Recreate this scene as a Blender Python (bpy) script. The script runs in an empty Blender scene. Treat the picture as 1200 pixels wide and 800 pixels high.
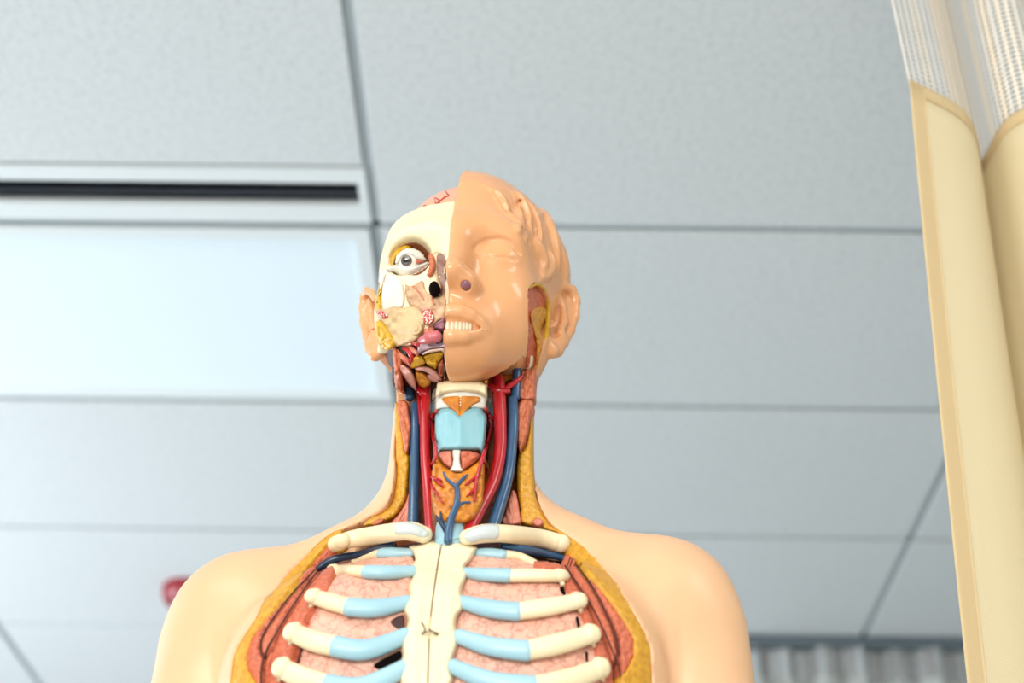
import bpy, math
import numpy as np
from mathutils import Vector, Matrix
from mathutils.bvhtree import BVHTree

# ------------------------------------------------------------------ camera
F_PX = 1750.0
PITCH, ROLL, YAW = 0.5924, 0.0219, -0.0174
CAM_Z = 1.08
scn = bpy.context.scene
C = bpy.data.collections.new('scene'); scn.collection.children.link(C)
fw = np.array([math.sin(YAW)*math.cos(PITCH), math.cos(YAW)*math.cos(PITCH), math.sin(PITCH)])
r0 = np.array([math.cos(YAW), -math.sin(YAW), 0.0]); u0 = np.cross(r0, fw)
RV = r0*math.cos(ROLL) + u0*math.sin(ROLL); UV = -r0*math.sin(ROLL) + u0*math.cos(ROLL)
cam = bpy.data.cameras.new('camera'); co = bpy.data.objects.new('camera', cam); C.objects.link(co)
m = Matrix.Identity(4)
for i in range(3):
    m[i][0] = RV[i]; m[i][1] = UV[i]; m[i][2] = -fw[i]
m[2][3] = CAM_Z
co.matrix_world = m
cam.sensor_width = 36.0; cam.lens = 36.0*F_PX/1200.0; cam.clip_start = 0.05; cam.clip_end = 60
cam.dof.use_dof = True; cam.dof.focus_distance = 1.17; cam.dof.aperture_fstop = 4.5
scn.camera = co

# ------------------------------------------------------------------ world, lights, exposure
w = bpy.data.worlds.new('world'); scn.world = w; w.use_nodes = True
w.node_tree.nodes['Background'].inputs[0].default_value = (0.88, 0.94, 1.0, 1)
w.node_tree.nodes['Background'].inputs[1].default_value = 1.2
scn.view_settings.view_transform = 'Standard'; scn.view_settings.look = 'None'
scn.view_settings.gamma = 1.0; scn.view_settings.exposure = 0.12
scn.view_settings.use_curve_mapping = False

def area(name, loc, target, sx, sy, power, col):
    l = bpy.data.lights.new(name, 'AREA'); l.shape = 'RECTANGLE'; l.size = sx; l.size_y = sy
    l.energy = power; l.color = col
    o = bpy.data.objects.new(name, l); C.objects.link(o); o.location = loc
    o.rotation_euler = (Vector(target)-Vector(loc)).to_track_quat('-Z', 'Y').to_euler()
    return o
# daylight coming in through the two windows (behind the camera, and in the left wall)
area('window_light', (-1.2, -2.85, 1.75), (-0.3, 1.0, 1.75), 2.2, 1.3, 108, (1.0, 0.95, 0.86))
area('side_window_light', (-3.2, 2.9, 1.6), (0.2, 3.4, 2.5), 2.0, 1.2, 85, (0.84, 0.93, 1.0))

# ------------------------------------------------------------------ helpers: objects, materials
def srgb(h):
    h = h.lstrip('#'); v = [int(h[i:i+2], 16)/255 for i in (0, 2, 4)]
    return tuple(((c+0.055)/1.055)**2.4 if c > 0.04045 else c/12.92 for c in v)+(1,)

def mat(name, col, rough=0.45, col2=None, nscale=60, bump=0.0, bscale=200, kind='noise', coat=0.0, mix=0.5,
        spec=0.5, sss=0.0, stretch=(1, 1, 1), lo=0.4, hi=0.6):
    m = bpy.data.materials.new(name); m.use_nodes = True; nt = m.node_tree; b = nt.nodes['Principled BSDF']
    b.inputs['Base Color'].default_value = srgb(col); b.inputs['Roughness'].default_value = rough
    b.inputs['Specular IOR Level'].default_value = spec; b.inputs['Coat Weight'].default_value = coat
    if sss:
        b.inputs['Subsurface Weight'].default_value = sss; b.inputs['Subsurface Radius'].default_value = (0.006, 0.003, 0.0015)
        b.inputs['Subsurface Scale'].default_value = 1.0
    tc = nt.nodes.new('ShaderNodeTexCoord'); mp = nt.nodes.new('ShaderNodeMapping'); mp.inputs['Scale'].default_value = stretch
    nt.links.new(tc.outputs['Object'], mp.inputs[0])
    def tex(scale):
        if kind == 'veins':
            t = nt.nodes.new('ShaderNodeTexVoronoi'); t.feature = 'DISTANCE_TO_EDGE'; t.inputs['Scale'].default_value = scale
            nz = nt.nodes.new('ShaderNodeTexNoise'); nz.inputs['Scale'].default_value = scale*1.2
            ad = nt.nodes.new('ShaderNodeMixRGB'); ad.inputs[0].default_value = 0.02
            nt.links.new(mp.outputs[0], nz.inputs['Vector']); nt.links.new(mp.outputs[0], ad.inputs[1]); nt.links.new(nz.outputs['Color'], ad.inputs[2])
            nt.links.new(ad.outputs[0], t.inputs['Vector'])
            return t.outputs['Distance']
        t = nt.nodes.new('ShaderNodeTexNoise'); t.inputs['Scale'].default_value = scale; t.inputs['Detail'].default_value = 4
        nt.links.new(mp.outputs[0], t.inputs['Vector'])
        return t.outputs['Fac']
    if col2:
        t = tex(nscale); r = nt.nodes.new('ShaderNodeMapRange'); r.inputs[1].default_value = lo; r.inputs[2].default_value = hi
        r.inputs[3].default_value = 0; r.inputs[4].default_value = mix
        x = nt.nodes.new('ShaderNodeMixRGB'); x.inputs[1].default_value = srgb(col); x.inputs[2].default_value = srgb(col2)
        nt.links.new(t, r.inputs[0]); nt.links.new(r.outputs[0], x.inputs[0]); nt.links.new(x.outputs[0], b.inputs['Base Color'])
    if bump:
        t = tex(bscale); bn = nt.nodes.new('ShaderNodeBump'); bn.inputs['Strength'].default_value = bump; bn.inputs['Distance'].default_value = 0.002
        nt.links.new(t, bn.inputs['Height']); nt.links.new(bn.outputs[0], b.inputs['Normal'])
    return m

def new_mesh(name, V, Fq, material, parent=None, smooth=True, sharp=None):
    """V (n,3) float array, Fq list/array of polygons."""
    me = bpy.data.meshes.new(name)
    V = np.asarray(V, dtype=np.float32)
    if isinstance(Fq, np.ndarray):
        n, k = Fq.shape
        me.vertices.add(len(V)); me.vertices.foreach_set('co', V.ravel())
        me.loops.add(n*k); me.loops.foreach_set('vertex_index', Fq.astype(np.int32).ravel())
        me.polygons.add(n); me.polygons.foreach_set('loop_start', np.arange(0, n*k, k, dtype=np.int32))
        me.update(calc_edges=True); me.validate()
    else:
        me.from_pydata([tuple(map(float, v)) for v in V], [], [tuple(map(int, f)) for f in Fq]); me.update()
    me.polygons.foreach_set('use_smooth', [smooth]*len(me.polygons))
    if sharp: me.set_sharp_from_angle(angle=math.radians(sharp))
    me.materials.append(material)
    o = bpy.data.objects.new(name, me); C.objects.link(o)
    if parent is not None: o.parent = parent
    return o

def tag(o, label=None, cat=None, group=None, kind=None):
    if label: o['label'] = label
    if cat: o['category'] = cat
    if group: o['group'] = group
    if kind: o['kind'] = kind
    return o

def empty(name, loc, rz=0):
    o = bpy.data.objects.new(name, None); C.objects.link(o); o.location = loc; o.rotation_euler = (0, 0, rz)
    o.empty_display_size = 0.05
    return o

class MB:
    def __init__(s): s.v = []; s.f = []
    def box(s, x0, y0, z0, x1, y1, z1, b=0.0):
        if b > 0:
            b = min(b, (x1-x0)*.45, (y1-y0)*.45, (z1-z0)*.45)
            n = len(s.v); P = []
            idx = {}
            for sx in (0, 1):
                for sy in (0, 1):
                    for sz in (0, 1):
                        X = (x0, x1)[sx]; Y = (y0, y1)[sy]; Z = (z0, z1)[sz]
                        ix = b if sx == 0 else -b; iy = b if sy == 0 else -b; iz = b if sz == 0 else -b
                        for a, p in (('x', (X, Y+iy, Z+iz)), ('y', (X+ix, Y, Z+iz)), ('z', (X+ix, Y+iy, Z))):
                            idx[(a, sx, sy, sz)] = n+len(P); P.append(p)
            s.v += P
            g = lambda a, i, j, k: idx[(a, i, j, k)]
            for q in (0, 1):
                s.f.append([g('x', q, 0, 0), g('x', q, 1, 0), g('x', q, 1, 1), g('x', q, 0, 1)][::(-1 if q == 0 else 1)])
                s.f.append([g('y', 0, q, 0), g('y', 1, q, 0), g('y', 1, q, 1), g('y', 0, q, 1)][::(1 if q == 0 else -1)])
                s.f.append([g('z', 0, 0, q), g('z', 1, 0, q), g('z', 1, 1, q), g('z', 0, 1, q)][::(-1 if q == 0 else 1)])
            for i in (0, 1):
                for j in (0, 1):
                    s.f.append([g('x', i, j, 0), g('y', i, j, 0), g('y', i, j, 1), g('x', i, j, 1)])
                    s.f.append([g('x', i, 0, j), g('z', i, 0, j), g('z', i, 1, j), g('x', i, 1, j)])
                    s.f.append([g('y', 0, i, j), g('z', 0, i, j), g('z', 1, i, j), g('y', 1, i, j)])
                    for k in (0, 1):
                        s.f.append([g('x', i, j, k), g('y', i, j, k), g('z', i, j, k)])
            return s
        n = len(s.v)
        s.v += [(x0, y0, z0), (x1, y0, z0), (x1, y1, z0), (x0, y1, z0), (x0, y0, z1), (x1, y0, z1), (x1, y1, z1), (x0, y1, z1)]
        s.f += [[n+i for i in q] for q in ([3, 2, 1, 0], [4, 5, 6, 7], [0, 1, 5, 4], [1, 2, 6, 5], [2, 3, 7, 6], [3, 0, 4, 7])]
        return s
    def lathe(s, prof, cx=0, cy=0, cz=0, n=48):
        b0 = len(s.v)
        for r, z in prof:
            for i in range(n):
                a = 2*math.pi*i/n; s.v.append((cx+r*math.cos(a), cy+r*math.sin(a), cz+z))
        for j in range(len(prof)-1):
            for i in range(n):
                k = (i+1) % n
                s.f.append([b0+j*n+i, b0+j*n+k, b0+(j+1)*n+k, b0+(j+1)*n+i])
        s.f.append([b0+i for i in range(n)][::-1]); s.f.append([b0+(len(prof)-1)*n+i for i in range(n)])
        return s
    def build(s, name, material, parent=None, smooth=False, sharp=None):
        o = new_mesh(name, s.v, s.f, material, parent, smooth, sharp)
        import bmesh
        bm = bmesh.new(); bm.from_mesh(o.data); bmesh.ops.recalc_face_normals(bm, faces=bm.faces[:]); bm.to_mesh(o.data); bm.free()
        return o

# ------------------------------------------------------------------ room
H = 1.667                 # ceiling above the camera
ZC = CAM_Z + H            # ceiling height
def ceil_pt(px, py, h=H):
    d = fw + RV*(px-600)/F_PX - UV*(py-400)/F_PX
    return d*h/d[2]
M_tile = mat('ceiling_tile', '#D3D7DA', 0.9, '#B0B5B9', 95, 0.35, 260, mix=0.55, spec=0.2, lo=0.45, hi=0.75)
M_bar = mat('ceiling_grid', '#A9B3B8', 0.45, spec=0.4)
M_wall = mat('wall_paint', '#D9DDDA', 0.85, '#D2D6D4', 8, 0.05, 300)
M_floor = mat('vinyl_floor', '#DCDCDA', 0.4, '#D2D2D0', 6)
M_dark = mat('black_metal', '#05080D', 0.35, spec=0.4)
M_white = mat('white_enamel', '#DDE3E6', 0.35, spec=0.5)

X0r, X1r, Y0r, Y1r = -3.35, 3.25, -3.0, 6.6
def struct(mb, name, m): return tag(mb.build(name, m), kind='structure')
struct(MB().box(X0r-.1, Y0r-.1, -0.05, X1r+.1, Y1r+.1, 0), 'floor', M_floor)
struct(MB().box(X0r, Y1r, 0, X1r, Y1r+.1, ZC+.1), 'wall_back', M_wall)
struct(MB().box(X1r, Y0r, 0, X1r+.1, Y1r, ZC+.1), 'wall_right', M_wall)
# left wall and the wall behind the camera have window openings
wl = MB(); wl.box(X0r-.1, Y0r, 0, X0r, Y1r, .95); wl.box(X0r-.1, Y0r, 2.25, X0r, Y1r, ZC+.1)
wl.box(X0r-.1, Y0r, .95, X0r, 1.8, 2.25); wl.box(X0r-.1, 4.0, .95, X0r, Y1r, 2.25)
struct(wl, 'wall_left', M_wall)
wf = MB(); wf.box(X0r, Y0r-.1, 0, X1r, Y0r, .95); wf.box(X0r, Y0r-.1, 2.5, X1r, Y0r, ZC+.1)
wf.box(X0r, Y0r-.1, .95, -2.5, Y0r, 2.5); wf.box(1.6, Y0r-.1, .95, X1r, Y0r, 2.5)
struct(wf, 'wall_front', M_wall)
w1 = MB()
for a in (-2.5, -1.13, .24, 1.56): w1.box(a, Y0r-.08, .95, a+.04, Y0r-.02, 2.5)
w1.box(-2.5, Y0r-.08, .95, 1.6, Y0r-.02, .99); w1.box(-2.5, Y0r-.08, 2.46, 1.6, Y0r-.02, 2.5)
struct(w1, 'window_1', M_white)
w2 = MB()
for a in (1.8, 2.88, 3.96): w2.box(X0r-.08, a, .95, X0r-.02, a+.04, 2.25)
w2.box(X0r-.08, 1.8, .95, X0r-.02, 4.0, .99); w2.box(X0r-.08, 1.8, 2.21, X0r-.02, 4.0, 2.25)
struct(w2, 'window_2', M_white)

# suspended ceiling: grid of T bars, each lay-in tile its own piece
GX, GY, TX, TY = -0.286, 2.11, 1.22, 0.61
rows = range(-9, 8); cols = range(-3, 4)
bars = MB()
for k in rows:
    y = GY+TY*k
    if Y0r < y < Y1r: bars.box(X0r, y-.008, ZC+.007, X1r, y+.008, ZC+.03)
for k in cols:
    x = GX+TX*k
    if X0r < x < X1r: bars.box(x-.008, Y0r, ZC+.007, x+.008, Y1r, ZC+.03)
bars.box(X0r, Y0r, ZC+.03, X1r, Y1r, ZC+.08)
ceiling = struct(bars, 'ceiling', M_bar)
tile_proto = None
def add_tile(x0, x1, y0, y1):
    global tile_proto
    full = abs((x1-x0)-TX) < 1e-6 and abs((y1-y0)-TY) < 1e-6
    if full and tile_proto is not None:
        o = tile_proto.copy(); C.objects.link(o); o.location = ((x0+x1)/2, (y0+y1)/2, ZC); o.parent = ceiling; return o
    a, b = (x1-x0)/2-.009, (y1-y0)/2-.009
    mb = MB().box(-a, -b, .0, a, b, .018, b=.0015)
    o = mb.build('ceiling_tile', M_tile, ceiling); o.location = ((x0+x1)/2, (y0+y1)/2, ZC)
    if full: tile_proto = o
    return o
lamps = {(-1, 0), (-1, -4), (1, -4), (-1, 5), (1, 5)}     # (col,row) cells taken by light fixtures
for k in rows:
    for c in cols:
        x0, x1 = max(GX+TX*(c-0), X0r), min(GX+TX*(c+1), X1r); y0, y1 = max(GY+TY*k, Y0r), min(GY+TY*(k+1), Y1r)
        if x1-x0 < .1 or y1-y0 < .1 or (c, k) in lamps: continue
        if (c, k) == (-1, -1): y1 = GY-.155
        add_tile(x0, x1, y0, y1)

# recessed light fixtures
def lens_mat(name, strength):
    m = bpy.data.materials.new(name); m.use_nodes = True; b = m.node_tree.nodes['Principled BSDF']
    b.inputs['Base Color'].default_value = srgb('#CBD8E0'); b.inputs['Roughness'].default_value = 0.35
    b.inputs['Emission Color'].default_value = srgb('#DDEBF5'); b.inputs['Emission Strength'].default_value = strength
    return m
M_lens = lens_mat('acrylic_lens', 0.22)
lab = {(-1, 0): 'white recessed ceiling light panel with frosted lens, left behind the head'}
for (c, k) in sorted(lamps):
    x = GX+TX*(c+.5); y = GY+TY*(k+.5)
    t = empty('ceiling_light', (x, y, ZC))
    tag(t, lab.get((c, k), 'recessed ceiling light panel %s of the room' % ('behind the camera' if k < 0 else 'added unseen at the far end') + (' on the left' if c < 0 else ' on the right')), 'light', 'recessed light panels')
    a, b = TX/2-.013, TY/2-.013
    fr = MB()
    fr.box(-a, -b, -.001, a, -b+.028, .05); fr.box(-a, b-.028, -.001, a, b, .05)
    fr.box(-a, -b+.028, -.001, -a+.028, b-.028, .05); fr.box(a-.028, -b+.028, -.001, a, b-.028, .05)
    fr.build('frame', M_white, t)
    if k != 0:
        l_ = area('fixture_light', (x, y, ZC-.02), (x, y, 0), 1.1, .5, 11, (1.0, .97, .92)); l_.data.use_shadow = True  # lamps of the unseen panels; far-end pair added to brighten the far ceiling
    L = MB(); L.box(-a+.028, -b+.028, .008, a-.028, b-.028, .014); L.build('lens', M_lens, t)
# linear slot air diffuser in front of the fixture
t = empty('slot_diffuser', (GX-.6, GY-.085, ZC))
tag(t, 'black linear slot air diffuser in the ceiling beside the light panel', 'vent')
mb = MB(); a = .6-.022
mb.box(-.6, -.072, -.003, a+.015, -.036, .03); mb.box(-.6, .026, -.003, a+.015, .072, .03); mb.box(a, -.036, -.003, a+.015, .026, .03)
mb.build('frame', M_white, t)
MB().box(-.6, -.036, .012, a, .026, .03).build('duct_slot', mat('black_slot', '#020305', 0.6, spec=0.2), t)
MB().box(-.6, -.011, .001, a-.003, .005, .012, b=.002).build('vane', mat('dark_vane', '#0C1626', 0.3), t)
MB().box(-.6, -.033, .004, a-.003, -.027, .012).build('vane', M_dark, t)

# red fire alarm strobe on the ceiling
p = ceil_pt(224, 690); 
t = empty('fire_alarm_strobe', (p[0], p[1], ZC)); tag(t, 'red round fire alarm on the ceiling beside the shoulder at left', 'fire alarm')
M_red = mat('red_plastic', '#8A1624', 0.35)
MB().lathe([(.075, 0.0), (.075, -.012), (.072, -.03), (.060, -.046), (.05, -.048)]).build('base', M_red, t, True, 40)
MB().lathe([(.040, -.046), (.040, -.060), (.034, -.072), (.02, -.078), (.004, -.08)]).build('lens', mat('clear_lens', '#E8EEF6', 0.1, coat=1), t, True, 40)

# ------------------------------------------------------------------ curtains
def fabric(name, col, hem=False, trans=0.35):
    m = bpy.data.materials.new(name); m.use_nodes = True; nt = m.node_tree; b = nt.nodes['Principled BSDF']
    b.inputs['Base Color'].default_value = srgb(col); b.inputs['Roughness'].default_value = 0.8; b.inputs['Specular IOR Level'].default_value = .2
    b.inputs['Sheen Weight'].default_value = .1
    uv = nt.nodes.new('ShaderNodeUVMap')
    wv = nt.nodes.new('ShaderNodeTexWave'); wv.bands_direction = 'X'; wv.inputs['Scale'].default_value = 110; nt.links.new(uv.outputs[0], wv.inputs[0])
    wv2 = nt.nodes.new('ShaderNodeTexWave'); wv2.bands_direction = 'Y'; wv2.inputs['Scale'].default_value = 110; nt.links.new(uv.outputs[0], wv2.inputs[0])
    ad = nt.nodes.new('ShaderNodeMath'); ad.operation = 'ADD'; nt.links.new(wv.outputs['Fac'], ad.inputs[0]); nt.links.new(wv2.outputs['Fac'], ad.inputs[1])
    bn = nt.nodes.new('ShaderNodeBump'); bn.inputs['Strength'].default_value = .25; bn.inputs['Distance'].default_value = .0005
    nt.links.new(ad.outputs[0], bn.inputs['Height']); nt.links.new(bn.outputs[0], b.inputs['Normal'])
    tr = nt.nodes.new('ShaderNodeBsdfTranslucent'); tr.inputs[0].default_value = srgb(col)
    mx = nt.nodes.new('ShaderNodeMixShader'); mx.inputs[0].default_value = trans
    nt.links.new(b.outputs[0], mx.inputs[1]); nt.links.new(tr.outputs[0], mx.inputs[2])
    nt.links.new(mx.outputs[0], nt.nodes['Material Output'].inputs[0])
    return m
def netting(name, c1, c2, open_=0.55):
    """knitted net: columns of open holes, colour in vertical stripes"""
    m = bpy.data.materials.new(name); m.use_nodes = True; nt = m.node_tree; b = nt.nodes['Principled BSDF']
    b.inputs['Roughness'].default_value = 0.8
    uv = nt.nodes.new('ShaderNodeUVMap'); sp = nt.nodes.new('ShaderNodeSeparateXYZ'); nt.links.new(uv.outputs[0], sp.inputs[0])
    def mth(op, a, bb=None):
        n = nt.nodes.new('ShaderNodeMath'); n.operation = op
        for i, q in enumerate((a, bb)):
            if q is None: continue
            if isinstance(q, (int, float)): n.inputs[i].default_value = q
            else: nt.links.new(q, n.inputs[i])
        return n.outputs[0]
    u, v = sp.outputs[0], sp.outputs[1]
    su = mth('SINE', mth('MULTIPLY', u, 2*math.pi/.0180)); sv = mth('SINE', mth('MULTIPLY', v, 2*math.pi/.0130))
    hole = mth('GREATER_THAN', mth('MULTIPLY', su, sv), 1-open_ if open_ < 1 else 0)
    hole2 = mth('GREATER_THAN', mth('ABSOLUTE', mth('MULTIPLY', su, sv)), 1-open_)
    st = nt.nodes.new('ShaderNodeTexNoise'); st.noise_dimensions = '1D'; st.inputs['Scale'].default_value = 34; nt.links.new(u, st.inputs['W'])
    rg = nt.nodes.new('ShaderNodeMapRange'); rg.inputs[1].default_value = .42; rg.inputs[2].default_value = .58; nt.links.new(st.outputs['Fac'], rg.inputs[0])
    cm = nt.nodes.new('ShaderNodeMixRGB'); cm.inputs[1].default_value = srgb(c1); cm.inputs[2].default_value = srgb(c2)
    nt.links.new(rg.outputs[0], cm.inputs[0]); nt.links.new(cm.outputs[0], b.inputs['Base Color'])
    tr = nt.nodes.new('ShaderNodeBsdfTransparent'); mx = nt.nodes.new('ShaderNodeMixShader')
    nt.links.new(hole2, mx.inputs[0]); nt.links.new(b.outputs[0], mx.inputs[1]); nt.links.new(tr.outputs[0], mx.inputs[2])
    nt.links.new(mx.outputs[0], nt.nodes['Material Output'].inputs[0])
    return m

def catmull(P, n=8, closed=False):
    P = np.asarray(P, float); m_ = len(P); out = []
    rng = range(m_ if closed else m_-1)
    for i in rng:
        if closed: p0, p1, p2, p3 = P[i-1], P[i], P[(i+1) % m_], P[(i+2) % m_]
        else: p0, p1, p2, p3 = P[max(i-1, 0)], P[i], P[i+1], P[min(i+2, m_-1)]
        for t in np.linspace(0, 1, n, endpoint=False):
            out.append(0.5*((2*p1)+(-p0+p2)*t+(2*p0-5*p1+4*p2-p3)*t*t+(-p0+3*p1-3*p2+p3)*t**3))
    if not closed: out.append(P[-1])
    return np.array(out)

def sheet(name, plan, zs, material, parent, drift=None, thick=0.0012, u0=0):
    """a hanging cloth: plan = (n,2) line in plan, zs heights from top to bottom; drift(z)->(dx,dy,squeeze)"""
    plan = np.asarray(plan); n = len(plan); s = np.r_[0, np.cumsum(np.linalg.norm(np.diff(plan, axis=0), axis=1))]+u0
    tg = np.gradient(plan, axis=0); nm = np.c_[-tg[:, 1], tg[:, 0]]; nm /= np.linalg.norm(nm, axis=1)[:, None]
    V = []; 
    for side in (0, 1):
        for z in zs:
            dx, dy = drift(z, s) if drift else (0, 0)
            q = plan+nm*(thick*(side-.5))
            V.append(np.c_[q[:, 0]+dx, q[:, 1]+dy, np.full(n, z)])
    V = np.concatenate(V); k = len(zs); Fs = []
    def quad(a, b, c, d): Fs.append((a, b, c, d))
    for side in (0, 1):
        o = side*k*n
        for j in range(k-1):
            for i in range(n-1):
                q = (o+j*n+i, o+j*n+i+1, o+(j+1)*n+i+1, o+(j+1)*n+i)
                Fs.append(q if side == 0 else q[::-1])
    o = k*n
    for j in range(k-1):
        for i in (0, n-1): Fs.append((j*n+i, (j+1)*n+i, o+(j+1)*n+i, o+j*n+i))
    for i in range(n-1):
        for j in (0, k-1): Fs.append((j*n+i, j*n+i+1, o+j*n+i+1, o+j*n+i))
    ob = new_mesh(name, V, np.array(Fs), material, parent, True)
    uvl = ob.data.uv_layers.new(name='UVMap')
    vi = np.zeros(len(ob.data.loops), dtype=np.int32); ob.data.loops.foreach_get('vertex_index', vi)
    uv = np.c_[s[vi % n], V[vi, 2]]; uvl.data.foreach_set('uv', uv.astype(np.float32).ravel())
    return ob

M_cloth = fabric('cream_cloth', '#EDDFBC', trans=.3)
M_hem = fabric('cream_hem', '#EAD2A4', trans=.3)
M_net = netting('cream_netting', '#F0E0C8', '#DAD8D4', .62)
plan = [(.404, 1.118), (.418, 1.126), (.434, 1.135), (.455, 1.148), (.475, 1.166), (.490, 1.190), (.500, 1.215), (.507, 1.240), (.512, 1.215),
        (.516, 1.175), (.530, 1.152), (.550, 1.148), (.568, 1.165), (.578, 1.20), (.588, 1.24), (.60, 1.2), (.62, 1.16), (.645, 1.15), (.665, 1.18), (.68, 1.23),
        (.70, 1.19), (.73, 1.15), (.76, 1.16), (.78, 1.21), (.80, 1.25), (.83, 1.20), (.87, 1.16), (.91, 1.18), (.94, 1.24), (.98, 1.2), (1.03, 1.16)]
plan = catmull(plan, 6); plan[:, 0] -= .024
ZN = CAM_Z+1.075          # seam between net and cloth
def drift(z, s):
    t = (ZN-z)
    k = np.exp(-((s-0.0)/.25)**2)
    a = -0.055*np.clip(t, 0, 1.2)+.035*np.clip(t, -.6, 0)
    return a*k*1.0, 0.01*np.sin(t*3+s*4)
t = empty('privacy_curtain', (0.7, 1.18, 0)); tag(t, 'cream privacy curtain with net top hanging close at right', 'curtain')
off = np.array([-.7, -1.18])
zc = np.linspace(ZN, .35, 60); zn = np.linspace(ZC-.035, ZN, 30)
nh = 10
sheet('cloth_panel', plan+off, zc, M_cloth, t, drift)
sheet('net_header', plan+off, zn, M_net, t, drift)
hemp = plan[:8].copy(); hemp[:, 1] -= .0016
sheet('side_hem', hemp+off, zc, M_hem, t, drift, thick=.0016)
top = plan.copy(); top[:, 1] -= .0016
sheet('top_seam', top+off, np.linspace(ZN+.004, ZN-.012, 5), M_hem, t, drift, thick=.0016)
rail = MB().box(-.32, -.012, ZC-.03, .6, .012, ZC-.005); rail.build('track', M_white, t)

# far curtain on its own track
t = empty('far_curtain', (1.25, 3.955, 0)); tag(t, 'grey and white curtain hanging from the ceiling far behind the right shoulder', 'curtain')
xs = np.linspace(-.62, .62, 200)
pl = np.c_[xs+0.008*np.sin(xs*90), .018*np.sin(xs*62)+.010*np.sin(xs*23+1)]
M_far = fabric('far_cloth', '#C9CDCB', trans=.2); M_farnet = netting('far_netting', '#B9BEC2', '#8F8A86', .4)
sheet('net_header', pl, np.linspace(ZC-.03, ZC-.115, 6), M_farnet, t)
sheet('cloth_panel', pl, np.linspace(ZC-.115, .3, 20), M_far, t)
MB().box(-.66, -.03, ZC-.028, .66, .03, ZC-.006).build('track', mat('grey_track', '#5F6C75', .5), t)

# ================================================================== the anatomical torso model
# model coordinates: X right, Y back, Z height above the camera, origin on the ear plane; base of the torso at Z = BASE
PSI = math.radians(6.0); OX, OY, BASE = -0.060, 1.03, -0.03
mX = np.array([math.cos(PSI), -math.sin(PSI), 0]); mY = np.array([math.sin(PSI), math.cos(PSI), 0]); mZ = np.array([0, 0, 1.0])
MO = np.array([OX, OY, 0.0]); CAMM = np.array([-(MO@mX), -(MO@mY), 0.0])
root = empty('anatomical_torso', (OX, OY, CAM_Z+BASE), -PSI)
tag(root, 'skin-coloured anatomical torso model with half the face and the chest cut open', 'anatomical model')
SH = np.array([0, 0, -BASE])
def ray(px, py):
    d = fw + RV*(px-600)/F_PX - UV*(py-400)/F_PX
    return np.array([d@mX, d@mY, d@mZ])
def pt(px, py, Y):
    d = ray(px, py); return CAMM + d*((Y-CAMM[1])/d[1])
def part(name, V, Fq, material, parent=None, smooth=True, sharp=None):
    return new_mesh(name, np.asarray(V)+SH, Fq, material, parent or root, smooth, sharp)

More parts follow.
